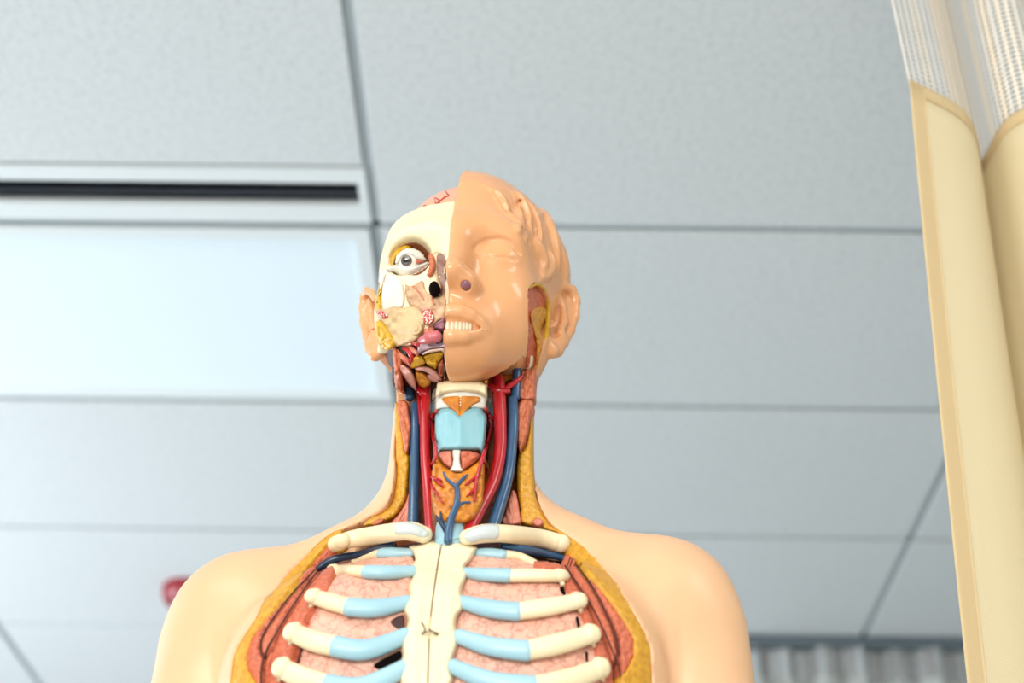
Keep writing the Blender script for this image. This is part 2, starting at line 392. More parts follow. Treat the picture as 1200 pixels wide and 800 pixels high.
# ---- signed distance volumes meshed with surface nets
def smin(a, b, k):
    if k <= 0: return np.minimum(a, b)
    h = np.maximum(k-np.abs(a-b), 0)/k
    return np.minimum(a, b)-h*h*k*.25
class Vol:
    def __init__(s, lo, hi, h):
        s.h = h; s.ax = [np.arange(lo[i], hi[i]+h, h, dtype=np.float32) for i in range(3)]
        s.D = np.full([len(a) for a in s.ax], .5, np.float32)
    def blk(s, lo, hi):
        sl = []
        for i in range(3):
            a = int(np.searchsorted(s.ax[i], lo[i])); b = int(np.searchsorted(s.ax[i], hi[i])); sl.append(slice(max(a-1, 0), b+1))
        return tuple(sl), np.meshgrid(s.ax[0][sl[0]], s.ax[1][sl[1]], s.ax[2][sl[2]], indexing='ij', sparse=True)
    def add(s, pr, k=0.0):
        f, lo, hi = pr; mg = 2*k+.015; sl, G = s.blk(lo-mg, hi+mg)
        if min(s.D[sl].shape) == 0: return s
        s.D[sl] = smin(s.D[sl], f(*G).astype(np.float32), k); return s
    def cut(s, pr, k=0.0):
        f, lo, hi = pr; mg = k+.012; sl, G = s.blk(lo-mg, hi+mg)
        if min(s.D[sl].shape) == 0: return s
        s.D[sl] = -smin(-s.D[sl], f(*G).astype(np.float32), k); return s
    def grid(s): return np.meshgrid(*s.ax, indexing='ij', sparse=True)
    def fld(s, fn): s.D = fn(s.D, *s.grid()).astype(np.float32); return s
    def nets(s, level=0.0, smooth=2, D=None):
        D = (s.D if D is None else D)-level
        ins = D < 0; nx, ny, nz = D.shape
        acc = np.zeros((nx-1, ny-1, nz-1, 3), np.float32); cnt = np.zeros((nx-1, ny-1, nz-1), np.float32)
        for a in range(3):
            A = [slice(None)]*3; B = [slice(None)]*3; A[a] = slice(0, -1); B[a] = slice(1, None)
            da, db = D[tuple(A)], D[tuple(B)]; cr = ins[tuple(A)] != ins[tuple(B)]
            ix = np.argwhere(cr)
            t = da[cr]/(da[cr]-db[cr]); p = ix.astype(np.float32); p[:, a] += t
            o1, o2 = [q for q in range(3) if q != a]
            for i in (0, -1):
                for j in (0, -1):
                    c = ix.copy(); c[:, o1] += i; c[:, o2] += j
                    ok = (c[:, o1] >= 0) & (c[:, o2] >= 0) & (c[:, o1] < D.shape[o1]-1) & (c[:, o2] < D.shape[o2]-1)
                    cc = c[ok]; np.add.at(cnt, (cc[:, 0], cc[:, 1], cc[:, 2]), 1); 
                    for q in range(3): np.add.at(acc[..., q], (cc[:, 0], cc[:, 1], cc[:, 2]), p[ok][:, q])
        act = cnt > 0; idx = np.full(act.shape, -1, np.int64); n = int(act.sum()); idx[act] = np.arange(n)
        V = acc[act]/cnt[act][:, None]
        V = V*s.h+np.array([s.ax[i][0] for i in range(3)])
        Q = []
        for a in range(3):
            A = [slice(None)]*3; B = [slice(None)]*3; A[a] = slice(0, -1); B[a] = slice(1, None)
            ia, ib = ins[tuple(A)], ins[tuple(B)]; ix = np.argwhere(ia != ib)
            o1, o2 = [(1, 2), (2, 0), (0, 1)][a]
            ok = (ix[:, o1] > 0) & (ix[:, o2] > 0) & (ix[:, o1] < D.shape[o1]-1) & (ix[:, o2] < D.shape[o2]-1); ix = ix[ok]
            def g(d1, d2):
                c = ix.copy(); c[:, o1] -= d1; c[:, o2] -= d2; return idx[c[:, 0], c[:, 1], c[:, 2]]
            q = np.stack([g(1, 1), g(0, 1), g(0, 0), g(1, 0)], 1)
            fl = ~ia[tuple(ix.T)]; q[fl] = q[fl][:, ::-1]; Q.append(q)
        Q = np.concatenate(Q); Q = Q[(Q >= 0).all(1)]
        for _ in range(smooth):
            for lam in (.5, -.52):
                S = np.zeros_like(V); N = np.zeros(len(V))
                for i in range(4):
                    a_, b_ = Q[:, i], Q[:, (i+1) % 4]
                    for q in range(3): S[:, q] += np.bincount(a_, V[b_, q], len(V))+np.bincount(b_, V[a_, q], len(V))
                    N += np.bincount(a_, minlength=len(V))+np.bincount(b_, minlength=len(V))
                V = V+lam*(S/np.maximum(N, 1)[:, None]-V)
        return V, Q
def A3(*a): return np.array(a, float)
def ell(c, r, rot=None):
    c = np.asarray(c, float); r = np.asarray(r, float); R_ = None
    if rot is not None:
        from mathutils import Euler
        R_ = np.array(Euler([math.radians(a) for a in rot]).to_matrix())
    def f(X, Y, Z):
        x, y, z = X-c[0], Y-c[1], Z-c[2]
        if R_ is not None: x, y, z = (R_[0, 0]*x+R_[1, 0]*y+R_[2, 0]*z, R_[0, 1]*x+R_[1, 1]*y+R_[2, 1]*z, R_[0, 2]*x+R_[1, 2]*y+R_[2, 2]*z)
        k0 = np.sqrt((x/r[0])**2+(y/r[1])**2+(z/r[2])**2); k1 = np.sqrt((x/r[0]**2)**2+(y/r[1]**2)**2+(z/r[2]**2)**2)
        return k0*(k0-1)/np.maximum(k1, 1e-9)
    e = np.full(3, r.max()) if R_ is not None else r
    return f, c-e, c+e
def cap(a, b, ra, rb=None):
    a = np.asarray(a, float); b = np.asarray(b, float); rb = ra if rb is None else rb; ab = b-a; L = ab@ab+1e-12
    def f(X, Y, Z):
        x, y, z = X-a[0], Y-a[1], Z-a[2]
        t = np.clip((x*ab[0]+y*ab[1]+z*ab[2])/L, 0, 1)
        return np.sqrt((x-t*ab[0])**2+(y-t*ab[1])**2+(z-t*ab[2])**2)-(ra+(rb-ra)*t)
    r = max(ra, rb)
    return f, np.minimum(a, b)-r, np.maximum(a, b)+r
def chain(v, P, r, k=0.0, cut=False):
    r = r if hasattr(r, '__len__') else [r]*len(P)
    for i in range(len(P)-1): (v.cut if cut else v.add)(cap(P[i], P[i+1], r[i], r[i+1]), k)
def bvh(V, Q): return BVHTree.FromPolygons([tuple(map(float, p)) for p in V], [tuple(map(int, q)) for q in Q])
def hit(tree, px, py):
    d = ray(px, py); d = d/np.linalg.norm(d)
    L, N, i, D = tree.ray_cast(Vector(CAMM), Vector(d))
    if L is None:
        # just past the silhouette: take the nearest point of the surface to the ray
        q = Vector(CAMM+d*1.2)
        for _ in range(4):
            L, N, i, D = tree.find_nearest(q); q = Vector(CAMM)+Vector(d)*((L-Vector(CAMM)).dot(Vector(d)))
    N = np.array(N)
    if N@d > 0: N = -N
    return np.array(L), N

def poly_sd(P, x, y):
    """signed distance (negative inside) and the closest boundary point"""
    P = np.asarray(P, float); best = np.full(x.shape, 1e9); cx = np.zeros_like(x); cy = np.zeros_like(x); ins = np.zeros(x.shape, bool)
    for i in range(len(P)):
        a, b = P[i], P[(i+1) % len(P)]; e = b-a; L = e@e+1e-12
        t = np.clip(((x-a[0])*e[0]+(y-a[1])*e[1])/L, 0, 1); qx = a[0]+t*e[0]; qy = a[1]+t*e[1]
        d = np.hypot(x-qx, y-qy); mk = d < best; best = np.where(mk, d, best); cx = np.where(mk, qx, cx); cy = np.where(mk, qy, cy)
        c = ((a[1] > y) != (b[1] > y))
        with np.errstate(divide='ignore', invalid='ignore'):
            xi = (b[0]-a[0])*(y-a[1])/(b[1]-a[1])+a[0]
        ins ^= c & (x < xi)
    return np.where(ins, -best, best), cx, cy

def hnoise(x, y, s, seed=0):
    """smooth value noise"""
    rng = np.random.RandomState(seed); T = rng.rand(64, 64); x = x/s; y = y/s
    xi = np.floor(x).astype(int); yi = np.floor(y).astype(int); fx = x-xi; fy = y-yi; fx = fx*fx*(3-2*fx); fy = fy*fy*(3-2*fy)
    g = lambda i, j: T[(xi+i) % 64, (yi+j) % 64]
    return (g(0, 0)*(1-fx)+g(1, 0)*fx)*(1-fy)+(g(0, 1)*(1-fx)+g(1, 1)*fx)*fy-.5
def fibres(ang, s=2.2, amp=.0007, seed=0, ls=9):
    c, n = math.cos(math.radians(ang)), math.sin(math.radians(ang))
    return lambda x, y, d: amp*hnoise((x*c+y*n)/ls*s, (-x*n+y*c), s, seed)*2
def lumps(s=3, amp=.0008, seed=0): return lambda x, y, d: amp*hnoise(x, y, s, seed)*2

def patch(name, poly, tree, h, material, parent=None, edge=4.0, relief=None, step=1.0, smooth=True, sink=.0025, label=None, base=0.0, flat=False, nsm=6, inset=0.0):
    """a raised piece lying on a base surface, its outline given by the sight lines through the outline's corners"""
    P = catmull(poly, 5, True) if smooth else np.asarray(poly, float)
    x0, y0 = P.min(0)-step; x1, y1 = P.max(0)+step*2
    gx, gy = np.meshgrid(np.arange(x0, x1, step), np.arange(y0, y1, step), indexing='ij')
    if inset:                                    # pull the outline in, so that a real gap stays between neighbours
        q = np.roll(P, -1, 0)-np.roll(P, 1, 0); q = np.c_[q[:, 1], -q[:, 0]]/np.maximum(np.linalg.norm(q, axis=1), 1e-6)[:, None]
        ar = np.sum(P[:, 0]*np.roll(P[:, 1], -1)-np.roll(P[:, 0], -1)*P[:, 1]); P = P-q*inset*(1 if ar > 0 else -1)
    sd, cx, cy = poly_sd(P, gx, gy); ins = sd < 0
    cell = ins[:-1, :-1] | ins[1:, :-1] | ins[:-1, 1:] | ins[1:, 1:]
    use = np.zeros_like(ins)
    for a in (0, 1):
        for b in (0, 1): use[a:a+cell.shape[0], b:b+cell.shape[1]] |= cell
    out = use & ~ins; gx = np.where(out, cx, gx); gy = np.where(out, cy, gy); d = np.where(out, 0, -sd)
    ii = np.argwhere(use)
    L = np.zeros(gx.shape+(3,)); N = np.zeros(gx.shape+(3,))
    for i, j in ii: L[i, j], N[i, j] = hit(tree, gx[i, j], gy[i, j])
    wgt = use.astype(float)[..., None]; 
    for _ in range(nsm):
        S = N*wgt; W = wgt.copy()
        for ax in (0, 1):
            for sft in (1, -1):
                S = S+np.roll(N*wgt, sft, ax); W = W+np.roll(wgt, sft, ax)
        N = S/np.maximum(W, 1e-6)
    N = N/np.maximum(np.linalg.norm(N, axis=-1, keepdims=True), 1e-9)
    t = np.clip(d/edge, 0, 1); prof = t if flat else np.sqrt(np.maximum(1-(1-t)**2, 0))
    hh = base*(t > 0)+h*prof
    if relief is not None: hh = hh+relief(gx, gy, d)*np.clip(d/2.0, 0, 1)
    hh = np.where(out, -sink, hh)
    vw = CAMM-L; vw = vw/np.maximum(np.linalg.norm(vw, axis=-1, keepdims=True), 1e-9)
    cs = np.clip((N*vw).sum(-1), .38, 1)[..., None]
    P3 = L+np.where(out[..., None], N*hh[..., None], vw*hh[..., None]/cs)
    idx = np.full(use.shape, -1); idx[use] = np.arange(use.sum()); V = P3[use]
    c = np.argwhere(cell); i, j = c[:, 0], c[:, 1]
    Q = np.stack([idx[i, j], idx[i, j+1], idx[i+1, j+1], idx[i+1, j]], 1)
    o = part(name, V, Q, material, parent)
    if label: o['label'] = label
    return o

def tube(name, pts, tree, material, parent=None, flat=1.0, n=14, sub=6, label=None, capround=True, relief=None, nsm=2):
    """pts: (px, py, radius px, lift m) on a tree, or (px, py, radius px, Y) with tree None"""
    Cn = []; Nn = []; Rr = []
    K = catmull(np.array([p[:4] for p in pts], float), sub)
    for px, py, r, q in K:
        if tree is None: c = pt(px, py, q); nn = -ray(px, py); nn /= np.linalg.norm(nn)
        else:
            L, nn = hit(tree, px, py); vw = CAMM-L; vw = vw/np.linalg.norm(vw); c = L+vw*q/max(nn@vw, .38)
        z = (c-CAMM)@A3(fw@mX, fw@mY, fw@mZ); Cn.append(c); Nn.append(nn); Rr.append(r*z/F_PX)
    Cn, Nn, Rr = np.array(Cn), np.array(Nn), np.array(Rr)
    for _ in range(nsm):
        Cn[1:-1] = (Cn[:-2]+2*Cn[1:-1]+Cn[2:])/4; Nn[1:-1] = (Nn[:-2]+2*Nn[1:-1]+Nn[2:])/4
    T = np.gradient(Cn, axis=0); T /= np.linalg.norm(T, axis=1)[:, None]
    Bn = np.cross(T, Nn); Bn /= np.linalg.norm(Bn, axis=1)[:, None]; Nn = np.cross(Bn, T)
    rings = []; 
    def ring(c, b, nn, r): 
        return [c+b*r*math.cos(2*math.pi*i/n)+nn*r*flat*math.sin(2*math.pi*i/n) for i in range(n)]
    if capround:
        for a in (80, 60, 35, 15): rings.append(ring(Cn[0]-T[0]*Rr[0]*.8*math.sin(math.radians(a)), Bn[0], Nn[0], Rr[0]*math.cos(math.radians(a))))
    for i in range(len(Cn)): rings.append(ring(Cn[i], Bn[i], Nn[i], Rr[i]))
    if capround:
        for a in (15, 35, 60, 80): rings.append(ring(Cn[-1]+T[-1]*Rr[-1]*.8*math.sin(math.radians(a)), Bn[-1], Nn[-1], Rr[-1]*math.cos(math.radians(a))))
    V = np.array(rings).reshape(-1, 3); m_ = len(rings); Fs = []
    for j in range(m_-1):
        for i in range(n):
            k = (i+1) % n; Fs.append((j*n+i, j*n+k, (j+1)*n+k, (j+1)*n+i))
    Fs.append(tuple(range(n))[::-1]); Fs.append(tuple((m_-1)*n+i for i in range(n)))
    o = part(name, V, Fs, material, parent, True, 60)
    if label: o['label'] = label
    return o

# ---- materials
M_skin = mat('painted_skin', '#EABB92', 0.38, '#E2AE84', 14, mix=.35, spec=.5, sss=.08)
M_hskin = mat('painted_head_skin', '#E0A270', 0.27, '#D89663', 14, mix=.35, spec=.5, coat=.25)
M_bone = mat('cream_bone', '#EFE0BC', 0.38, '#E6D3A8', 22, mix=.5, bump=.08, bscale=120)
M_bone2 = mat('tan_bone', '#D3B78A', 0.42, '#B8936A', 40, mix=.5, bump=.3, bscale=150)
M_ivory = mat('white_fascia', '#E6E2D8', 0.32, '#C6C1B6', 60, mix=.6)
M_cart = mat('pale_blue_cartilage', '#A3C9D6', 0.35, '#93BDCC', 25, mix=.4)
M_thyr = mat('larynx_blue', '#86B9C4', 0.32, '#7DB2BF', 30, mix=.4)
M_fat = mat('yellow_fat', '#D9A02C', 0.42, '#B97D14', 240, mix=.6, bump=.35, bscale=420)
M_fatb = mat('bright_yellow_fat', '#D8AC26', 0.35, '#C08A18', 260, mix=.6, bump=.5, bscale=380)
M_mus = mat('red_muscle', '#D2704F', 0.42, '#A84A34', 300, mix=.55, bump=.5, bscale=420)
M_musp = mat('pink_muscle', '#D8866C', 0.38, '#B85B48', 260, mix=.55, bump=.4, bscale=380)
M_muso = mat('orange_muscle', '#CE7650', 0.4, '#A84E30', 300, mix=.6, bump=.5, bscale=400)
M_lung = mat('pink_lung', '#E8B09A', 0.36, '#B87468', 95, kind='veins', mix=.75, bump=.2, bscale=160, lo=.09, hi=.0)
M_art = mat('artery_red', '#B81824', 0.25, '#A01018', 60, mix=.4, coat=.3)
M_vein = mat('vein_blue', '#2F567A', 0.28, '#274A6C', 60, mix=.4, coat=.3)
M_dvein = mat('dark_blue_vein', '#18304C', 0.3)
M_gland = mat('orange_gland', '#DD8C28', 0.36, '#A85C14', 110, mix=.6, bump=.55, bscale=170)
M_ochre = mat('ochre_gland', '#DB9A34', 0.4, '#B87420', 160, mix=.6, bump=.5, bscale=260)
M_deep = mat('dark_muscle', '#8A4A22', 0.5, '#5E2C14', 120, mix=.6, bump=.5, bscale=260)
M_brain = mat('pink_brain', '#E8A98C', 0.34, '#DD9478', 60, mix=.4)
M_tongue = mat('tongue_pink', '#C2666A', 0.28, '#AC5058', 60, mix=.5)
M_pink = mat('pale_pink_membrane', '#DDA79C', 0.34, '#C4857C', 90, mix=.5, bump=.2)
M_black = mat('shade_black', '#0C0504', 0.9, spec=.1)  # black standing for shade in the nose hole and rib gaps
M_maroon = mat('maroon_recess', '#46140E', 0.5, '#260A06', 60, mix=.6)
M_spong = mat('spongy_bone', '#B02A28', 0.45, '#F0D8C4', 800, mix=1, lo=.5, hi=.56)
M_eye = mat('eye_white', '#EDE8DE', 0.12, coat=.8)
M_iris = mat('iris_brown', '#5E4A44', 0.15, '#2E2624', 500, mix=.6, coat=.8)
M_pup = mat('pupil_black', '#040404', 0.08, coat=1)
M_teeth = mat('ivory_teeth', '#D8CDB0', 0.25)
M_mauve = mat('mauve_lining', '#9A6A78', 0.35, '#7A4A5C', 200, mix=.6)
M_metal = mat('hook_metal', '#8A7866', 0.3); M_metal.node_tree.nodes['Principled BSDF'].inputs['Metallic'].default_value = .9
M_line = mat('dark_joint', '#7A5A40', 0.6)

# ---- torso skin
def torso(h):
    v = Vol((-.268, -.125, -.035), (.262, .165, .665), h)
    v.add(ell((0, .028, .30), (.150, .112, .24)))
    v.add(ell((0, .028, .08), (.150, .100, .20)), .04)
    for s in (-1, 1):
        v.add(ell((s*.072, -.028, .385), (.085, .062, .085)), .05)                       # chest
        v.add(cap((s*.026+.003*(s < 0), .03, .540), (s*.150, .040, .470), .032, .040), .028)          # trapezius
        v.add(ell((s*.161-.004, .030, .455), (.058, .056, .058)), .03)                       # shoulder
        v.add(cap((s*.174-.004, .032, .43), (s*.194-.004, .036, .20), .050, .042), .012)          # upper arm
        v.add(ell((s*.05, .09, .40), (.09, .05, .13)), .03)
    v.add(cap((0.0, .018, .46), (0, .020, .66), .0585, .0555), .030)
    v.fld(lambda D, X, Y, Z: np.maximum(np.maximum(D, Z-.634), np.maximum(-Z-.03, (.235-Z)*(np.abs(X) > .152)-1*(np.abs(X) <= .152))))
    return v
T0 = torso(.004)
TD = T0.D.copy()
tskin = bvh(*T0.nets()); tin = bvh(*T0.nets(-.011))

open_px = [(464, 440), (464, 510), (464, 545), (460, 575), (450, 594), (430, 607), (402, 620), (385, 627), (360, 652), (332, 682), (307, 712), (290, 740), (277, 762),
           (273, 785), (272, 820), (278, 880), (300, 950), (360, 1010), (440, 1040), (520, 1045), (600, 1035), (680, 1000), (735, 940), (757, 870), (761, 810), (760, 770), (755, 745),
           (742, 720), (727, 695), (710, 672), (690, 650), (672, 634), (652, 620), (638, 605), (627, 580), (622, 545), (622, 510), (624, 440)]
OP = np.array([hit(tskin, x, y)[0] for x, y in open_px]); OP[0, 2] = OP[-1, 2] = .70
OP = catmull(OP, 4, True)
v = torso(.0028)
gx, gz = np.meshgrid(v.ax[0], v.ax[2], indexing='ij'); sd, _, _ = poly_sd(OP[:, [0, 2]], gx.astype(float), gz.astype(float)); sd = sd.astype(np.float32)[:, None, :]
def carve(D, X, Y, Z):
    inn = np.clip((.076-np.abs(X))/.014, 0, 1)*np.clip((Z-.478)/.04, 0, 1)
    rem = np.maximum(np.maximum(sd-.0008, -(D+.0140+.040*inn)), Y-.014-.12*(1-inn))
    return np.maximum(D, -rem)
v.fld(carve)
part('torso_skin', *v.nets(smooth=3), M_skin)

# neck core (deep muscles, gullet) with the larynx column in front of it
nk = Vol((-.07, -.07, .40), (.07, .07, .72), .003)
nk.add(cap((0, .034, .42), (0, .034, .72), .043, .043)); nk.add(ell((-.03, .034, .54), (.024, .03, .2)), .01); nk.add(ell((.03, .032, .54), (.026, .03, .2)), .01)
nk.add(cap((.0065, -.024, .44), (.0055, -.021, .66), .0200, .0205), .006); nk.add(cap((.004, -.008, .45), (.004, -.008, .66), .014, .014), .006)
nk.fld(lambda D, X, Y, Z: np.maximum(D, np.maximum(.425-Z, Z-.70)))
nV, nQ = nk.nets(); tneck = bvh(nV, nQ)
part('neck_core', nV, nQ, M_deep)
# chest surface for everything that lies in the opening
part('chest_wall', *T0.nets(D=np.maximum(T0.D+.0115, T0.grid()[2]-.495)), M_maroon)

# ---- head
def mx(Z): return .0035-.0045*np.clip((.665-Z)/.05, 0, 1)     # the cut that halves the face
def head(h, hair=True, lo=(-.11, -.125, .575), hi=(.112, .12, .885)):
    v = Vol(lo, hi, h)
    v.add(ell((.002, .022, .765), (.079, .090, .098)))
    v.add(ell((.000, .002, .757), (.073, .086, .094)), .02)
    v.add(ell((-.001, -.022, .708), (.061, .060, .070)), .03)                       # face block
    v.add(ell((.026, .036, .784), (.0590, .062, .054)), .025)                         # fuller back of the head
    for s in (-1, 1):
        v.add(cap((s*.054, -.002, .678), (s*.020, -.058, .645), .016, .014), .03)     # jaw
        v.add(ell((s*.042, -.048, .690), (.022, .024, .030)), .03)                   # cheek
        v.add(ell((s*.028, -.071, .742), (.026, .013, .014)), .03)                  # brow
    v.add(ell((.003, -.063, .644), (.027, .025, .018)), .025)                            # chin
    v.add(ell((.004, -.062, .665), (.031, .0265, .028)), .022)                             # muzzle
    for s in (-1, 1):
        v.cut(ell((s*.033, -.098, .7245), (.018, .0165, .0105)), .018)                 # socket
        v.add(ell((s*.0335, -.066, .7195), (.0165, .0160, .0110)), .009)             # closed lid
    v.add(cap((.0055, -.082, .737), (.0065, -.099, .694), .0070, .0095), .022)                # nose
    v.add(ell((.0065, -.1035, .6885), (.010, .009, .008)), .008)
    for s in (-1, 1):
        v.add(ell((s*.0130+.0055, -.092, .684), (.0080, .0100, .0080)), .009)
    v.add(cap((0, .03, .60), (0, .03, .70), .052, .056), .03)                         # nape and neck
    return v
HB = head(.0025); thead = bvh(*HB.nets())
def hp(px, py, off=0.0):
    L, N = hit(thead, px, py); return L+N*off

def ear(v, s):
    if s > 0:
        O = lambda x, y, Y: pt(x, y, Y)
        hel = [O(643, 350, -.002), O(649, 339, .006), O(660, 335, .014), O(670, 340, .022), O(674, 353, .027), O(673, 370, .028), O(668, 387, .024), O(660, 401, .016), O(652, 410, .008), O(645, 411, .001), O(641, 402, -.003)]
        chain(v, hel, [.0038, .0040, .0040, .0042, .0044, .0044, .0042, .0048, .0060, .0065, .005], .002)
        pl = (O(657, 368, .0225), (.013, .0045, .030))
        v.add(ell(pl[0], pl[1], (0, 12, 38)), .003)
        v.add(ell(O(650, 395, .008), (.009, .006, .013), (0, 20, 30)), .005)
        v.cut(ell(O(655, 376, .000), (.0080, .011, .0165), (0, 15, 20)), .002)
        chain(v, [O(655, 349, .012), O(661, 362, .016), O(661, 378, .016), O(656, 390, .009)], [.003, .0034, .0034, .003], .002)
        v.cut(cap(O(666, 347, .012), O(667, 372, .018), .0026, .0026), .002)
        v.add(ell(O(645, 377, -.002), (.0045, .005, .006)), .003)
    else:
        O = lambda x, y, Y: pt(x, y, Y)
        hel = [O(440, 350, .0), O(435, 343, .008), O(430, 341, .016), O(426, 348, .024), O(425, 362, .027), O(426, 378, .026), O(430, 394, .020), O(434, 408, .010), O(440, 416, .004), O(447, 412, .0)]
        chain(v, hel, [.003, .0034, .0034, .0034, .0034, .0036, .0038, .0045, .0050, .0050], .002)
        v.add(ell(O(436, 372, .024), (.009, .004, .028), (0, -8, -30)), .003)
        v.add(cap(O(440, 395, .008), O(452, 404, .004), .006, .008), .004)
        chain(v, [O(433, 352, .018), O(436, 368, .019), O(438, 384, .012)], .0026, .002)

v = head(.0013)
# hair swept back from the temple, in locks
locks = [[(584, 201), (602, 209), (618, 222), (634, 244)], [(604, 226), (612, 238), (618, 258), (616, 280)],
         [(612, 230), (624, 250), (630, 274), (630, 296)], [(628, 238), (643, 260), (651, 288), (654, 316)], [(620, 268), (630, 288), (637, 306), (634, 324)],
         [(642, 262), (654, 288), (661, 312), (662, 334)], [(606, 240), (609, 256), (606, 272)], [(644, 296), (646, 310), (641, 322), (632, 328)]]
for q, L_ in enumerate(locks):
    K = catmull(L_, 5); P = [hp(x, y, -.0012) for x, y in K]
    rr = [.0042*math.sin(math.pi*(.12+.8*i/(len(P)-1)))+.0004 for i in range(len(P))]
    chain(v, P, rr, .0034)
for L_ in ([(603, 226), (612, 245), (613, 268)], [(616, 236), (624, 258), (624, 284)], [(626, 250), (638, 276), (643, 305)], [(609, 248), (615, 262), (619, 280)],
           [(588, 206), (608, 220), (624, 242)], [(621, 246), (628, 264), (629, 284)], [(636, 262), (648, 290), (651, 312)], [(606, 232), (614, 250), (612, 262)]):
    chain(v, [hp(x, y, .0026) for x, y in catmull(L_, 5)], .0013, .0022, cut=True)
# the edge of the lifted face plate
chain(v, [hp(x, y, .0006) for x, y in catmull([(530, 209), (556, 206), (580, 211), (598, 226), (606, 250), (612, 275), (622, 300), (633, 324)], 6)], .0011, .0008, cut=True)
chain(v, [hp(x, y, -.0006) for x, y in catmull([(541, 196), (560, 194), (580, 198), (600, 206)], 6)], .0018, .002)
# lips, mouth, lid line, nostril
Lp = lambda x, y, o=0: hp(x, y, o)
chain(v, [Lp(x, y, o) for x, y, o in [(515, 367, .001), (527, 366, .001), (540, 366, .001), (552, 370, .0), (563, 377, -.002), (571, 384, -.003)]], [.0038, .0040, .0036, .0026, .0016, .0008], .007)
chain(v, [Lp(x, y, o) for x, y, o in [(515, 394, .000), (530, 394, .000), (545, 393, .0), (558, 390, -.002), (569, 386, -.003)]], [.0036, .0038, .0034, .0022, .0008], .007)
chain(v, [Lp(x, y, o) for x, y, o in [(512, 380, .004), (526, 380, .0035), (540, 380.5, .0025), (554, 382.5, .0005), (564, 385, -.0008), (571, 386.5, -.001)]], [.0053, .0053, .0048, .0032, .0014, .0008], .0010, cut=True)
chain(v, [Lp(x, y, .0003) for x, y in catmull([(560, 300), (572, 300.5), (584, 301), (594, 301.5), (605, 304)], 4)], [.0013]*17, .0004, cut=True)
chain(v, [Lp(x, y, .0004) for x, y in catmull([(556, 292), (566, 284), (582, 280), (598, 284), (609, 296)], 4)], .0010, .003, cut=True)
nost = Lp(546, 335, -.001)
v.cut(ell(nost, (.0036, .0052, .0032)), .0012)
ear(v, 1)
# window in the cheek in front of the ear
win = [(620, 345), (622, 337), (628, 332), (635, 335), (641, 345), (644, 358), (644, 376), (640, 398), (634, 416), (628, 436), (618, 437), (617, 420), (620, 395), (620, 370)]
WP = np.array([hit(thead, x, y)[0] for x, y in win])
# cut in the plane seen from the side: prism along the mean surface normal
wn = np.mean([hit(thead, x, y)[1] for x, y in win], axis=0); wn /= np.linalg.norm(wn)
wc = WP.mean(0); wu = np.cross(wn, [0, 0, 1.0]); wu /= np.linalg.norm(wu); wv = np.cross(wu, wn)
W2 = catmull(np.c_[(WP-wc)@wu, (WP-wc)@wv], 4, True)
def cutwin(D, X, Y, Z):
    sl, G = v.blk(WP.min(0)-.012, WP.max(0)+.012); X, Y, Z = G
    x, y, z = X-wc[0], Y-wc[1], Z-wc[2]
    a = x*wu[0]+y*wu[1]+z*wu[2]; b = x*wv[0]+y*wv[1]+z*wv[2]
    s_, _, _ = poly_sd(W2, a.astype(float), b.astype(float)); d = D[sl]
    D = D.copy(); D[sl] = np.maximum(d, -np.maximum(s_, -(d+.006))); return D
v.fld(cutwin)
def split(D, X, Y, Z):
    right = np.maximum(mx(Z)-X, -.02)
    # on the opened side only the ear and the strip of skin behind it are left
    leftkeep = np.maximum(np.maximum(.006-Y, Z-.748), X-.02)
    keep = np.minimum(right, leftkeep)
    # jaw: nothing hangs below the neck joint, and the front of the neck is open
    neck = np.maximum(np.maximum(-.030-Y+.042, Z-.668), -1)
    jaw = np.maximum(np.maximum(Z-.6330+(Y+.055)*0.0, -.02), -1)
    openneck = np.maximum(np.maximum(np.abs(X-.0)-.050, Y-.012), Z-.636)       # removed: throat below the jaw
    D = np.maximum(D, keep)
    D = np.maximum(D, .6345-Z-10*(Y < -.035))
    under = np.maximum(np.maximum(np.abs(X)-.056, Y-.014), np.maximum(-.034-Y, Z-(.655)))
    D = np.maximum(D, -under)
    return np.maximum(D, .596-Z)
v.fld(split)
PN = np.array([pt(x, y, .01) for x, y in [(340, 421), (446, 420), (457, 421), (462, 434), (463, 455), (463, 480), (463, 560), (340, 560)]])[:, [0, 2]]; P_ = PN
g1, g2 = np.meshgrid(v.ax[0], v.ax[2], indexing='ij'); s_, _, _ = poly_sd(P_, g1.astype(float), g2.astype(float))
v.D = np.maximum(v.D, -s_.astype(np.float32)[:, None, :])
ear(v, -1)
part('head_skin', *v.nets(smooth=2), M_hskin)
part('nostril', *(lambda q: (q[0], q[1]))(Vol(nost-.008, nost+.008, .0006).add(ell(nost+A3(0, .001, .0012), (.0040, .0050, .0034))).nets()), M_mauve)
tw = bvh(*HB.nets(-.0055))
patch('cheek_muscle', [(617, 334), (628, 330), (638, 336), (644, 356), (641, 384), (630, 430), (617, 438)], tw, .0025, M_mus, relief=fibres(80, 2, .0006, 3))
patch('gland', [(622, 366), (630, 359), (641, 361), (645, 378), (639, 400), (632, 420), (627, 430), (628, 405), (625, 388), (622, 378)], tw, .0060, M_ochre, relief=lumps(2.5, .0007, 4))
tube('fat_rim', [(621, 337, 1.4, -.002), (628, 332.8, 2.0, -.002), (635, 336, 2.2, -.002), (640.5, 345, 2.4, -.002), (642.5, 358, 2.6, -.002), (642, 376, 2.8, -.002), (639, 398, 2.6, -.002), (633, 415, 2.2, -.002), (628, 432, 1.6, -.002)], thead, M_fatb, label='thin yellow fat rim round the cheek window')
patch('jaw_bone', [(621, 416), (627, 418), (626, 427), (622, 436), (616, 437)], tw, .003, M_bone)
patch('temple_bone', [(634, 350), (637, 345), (638.5, 352), (638, 362), (635, 360)], tw, .002, M_bone)
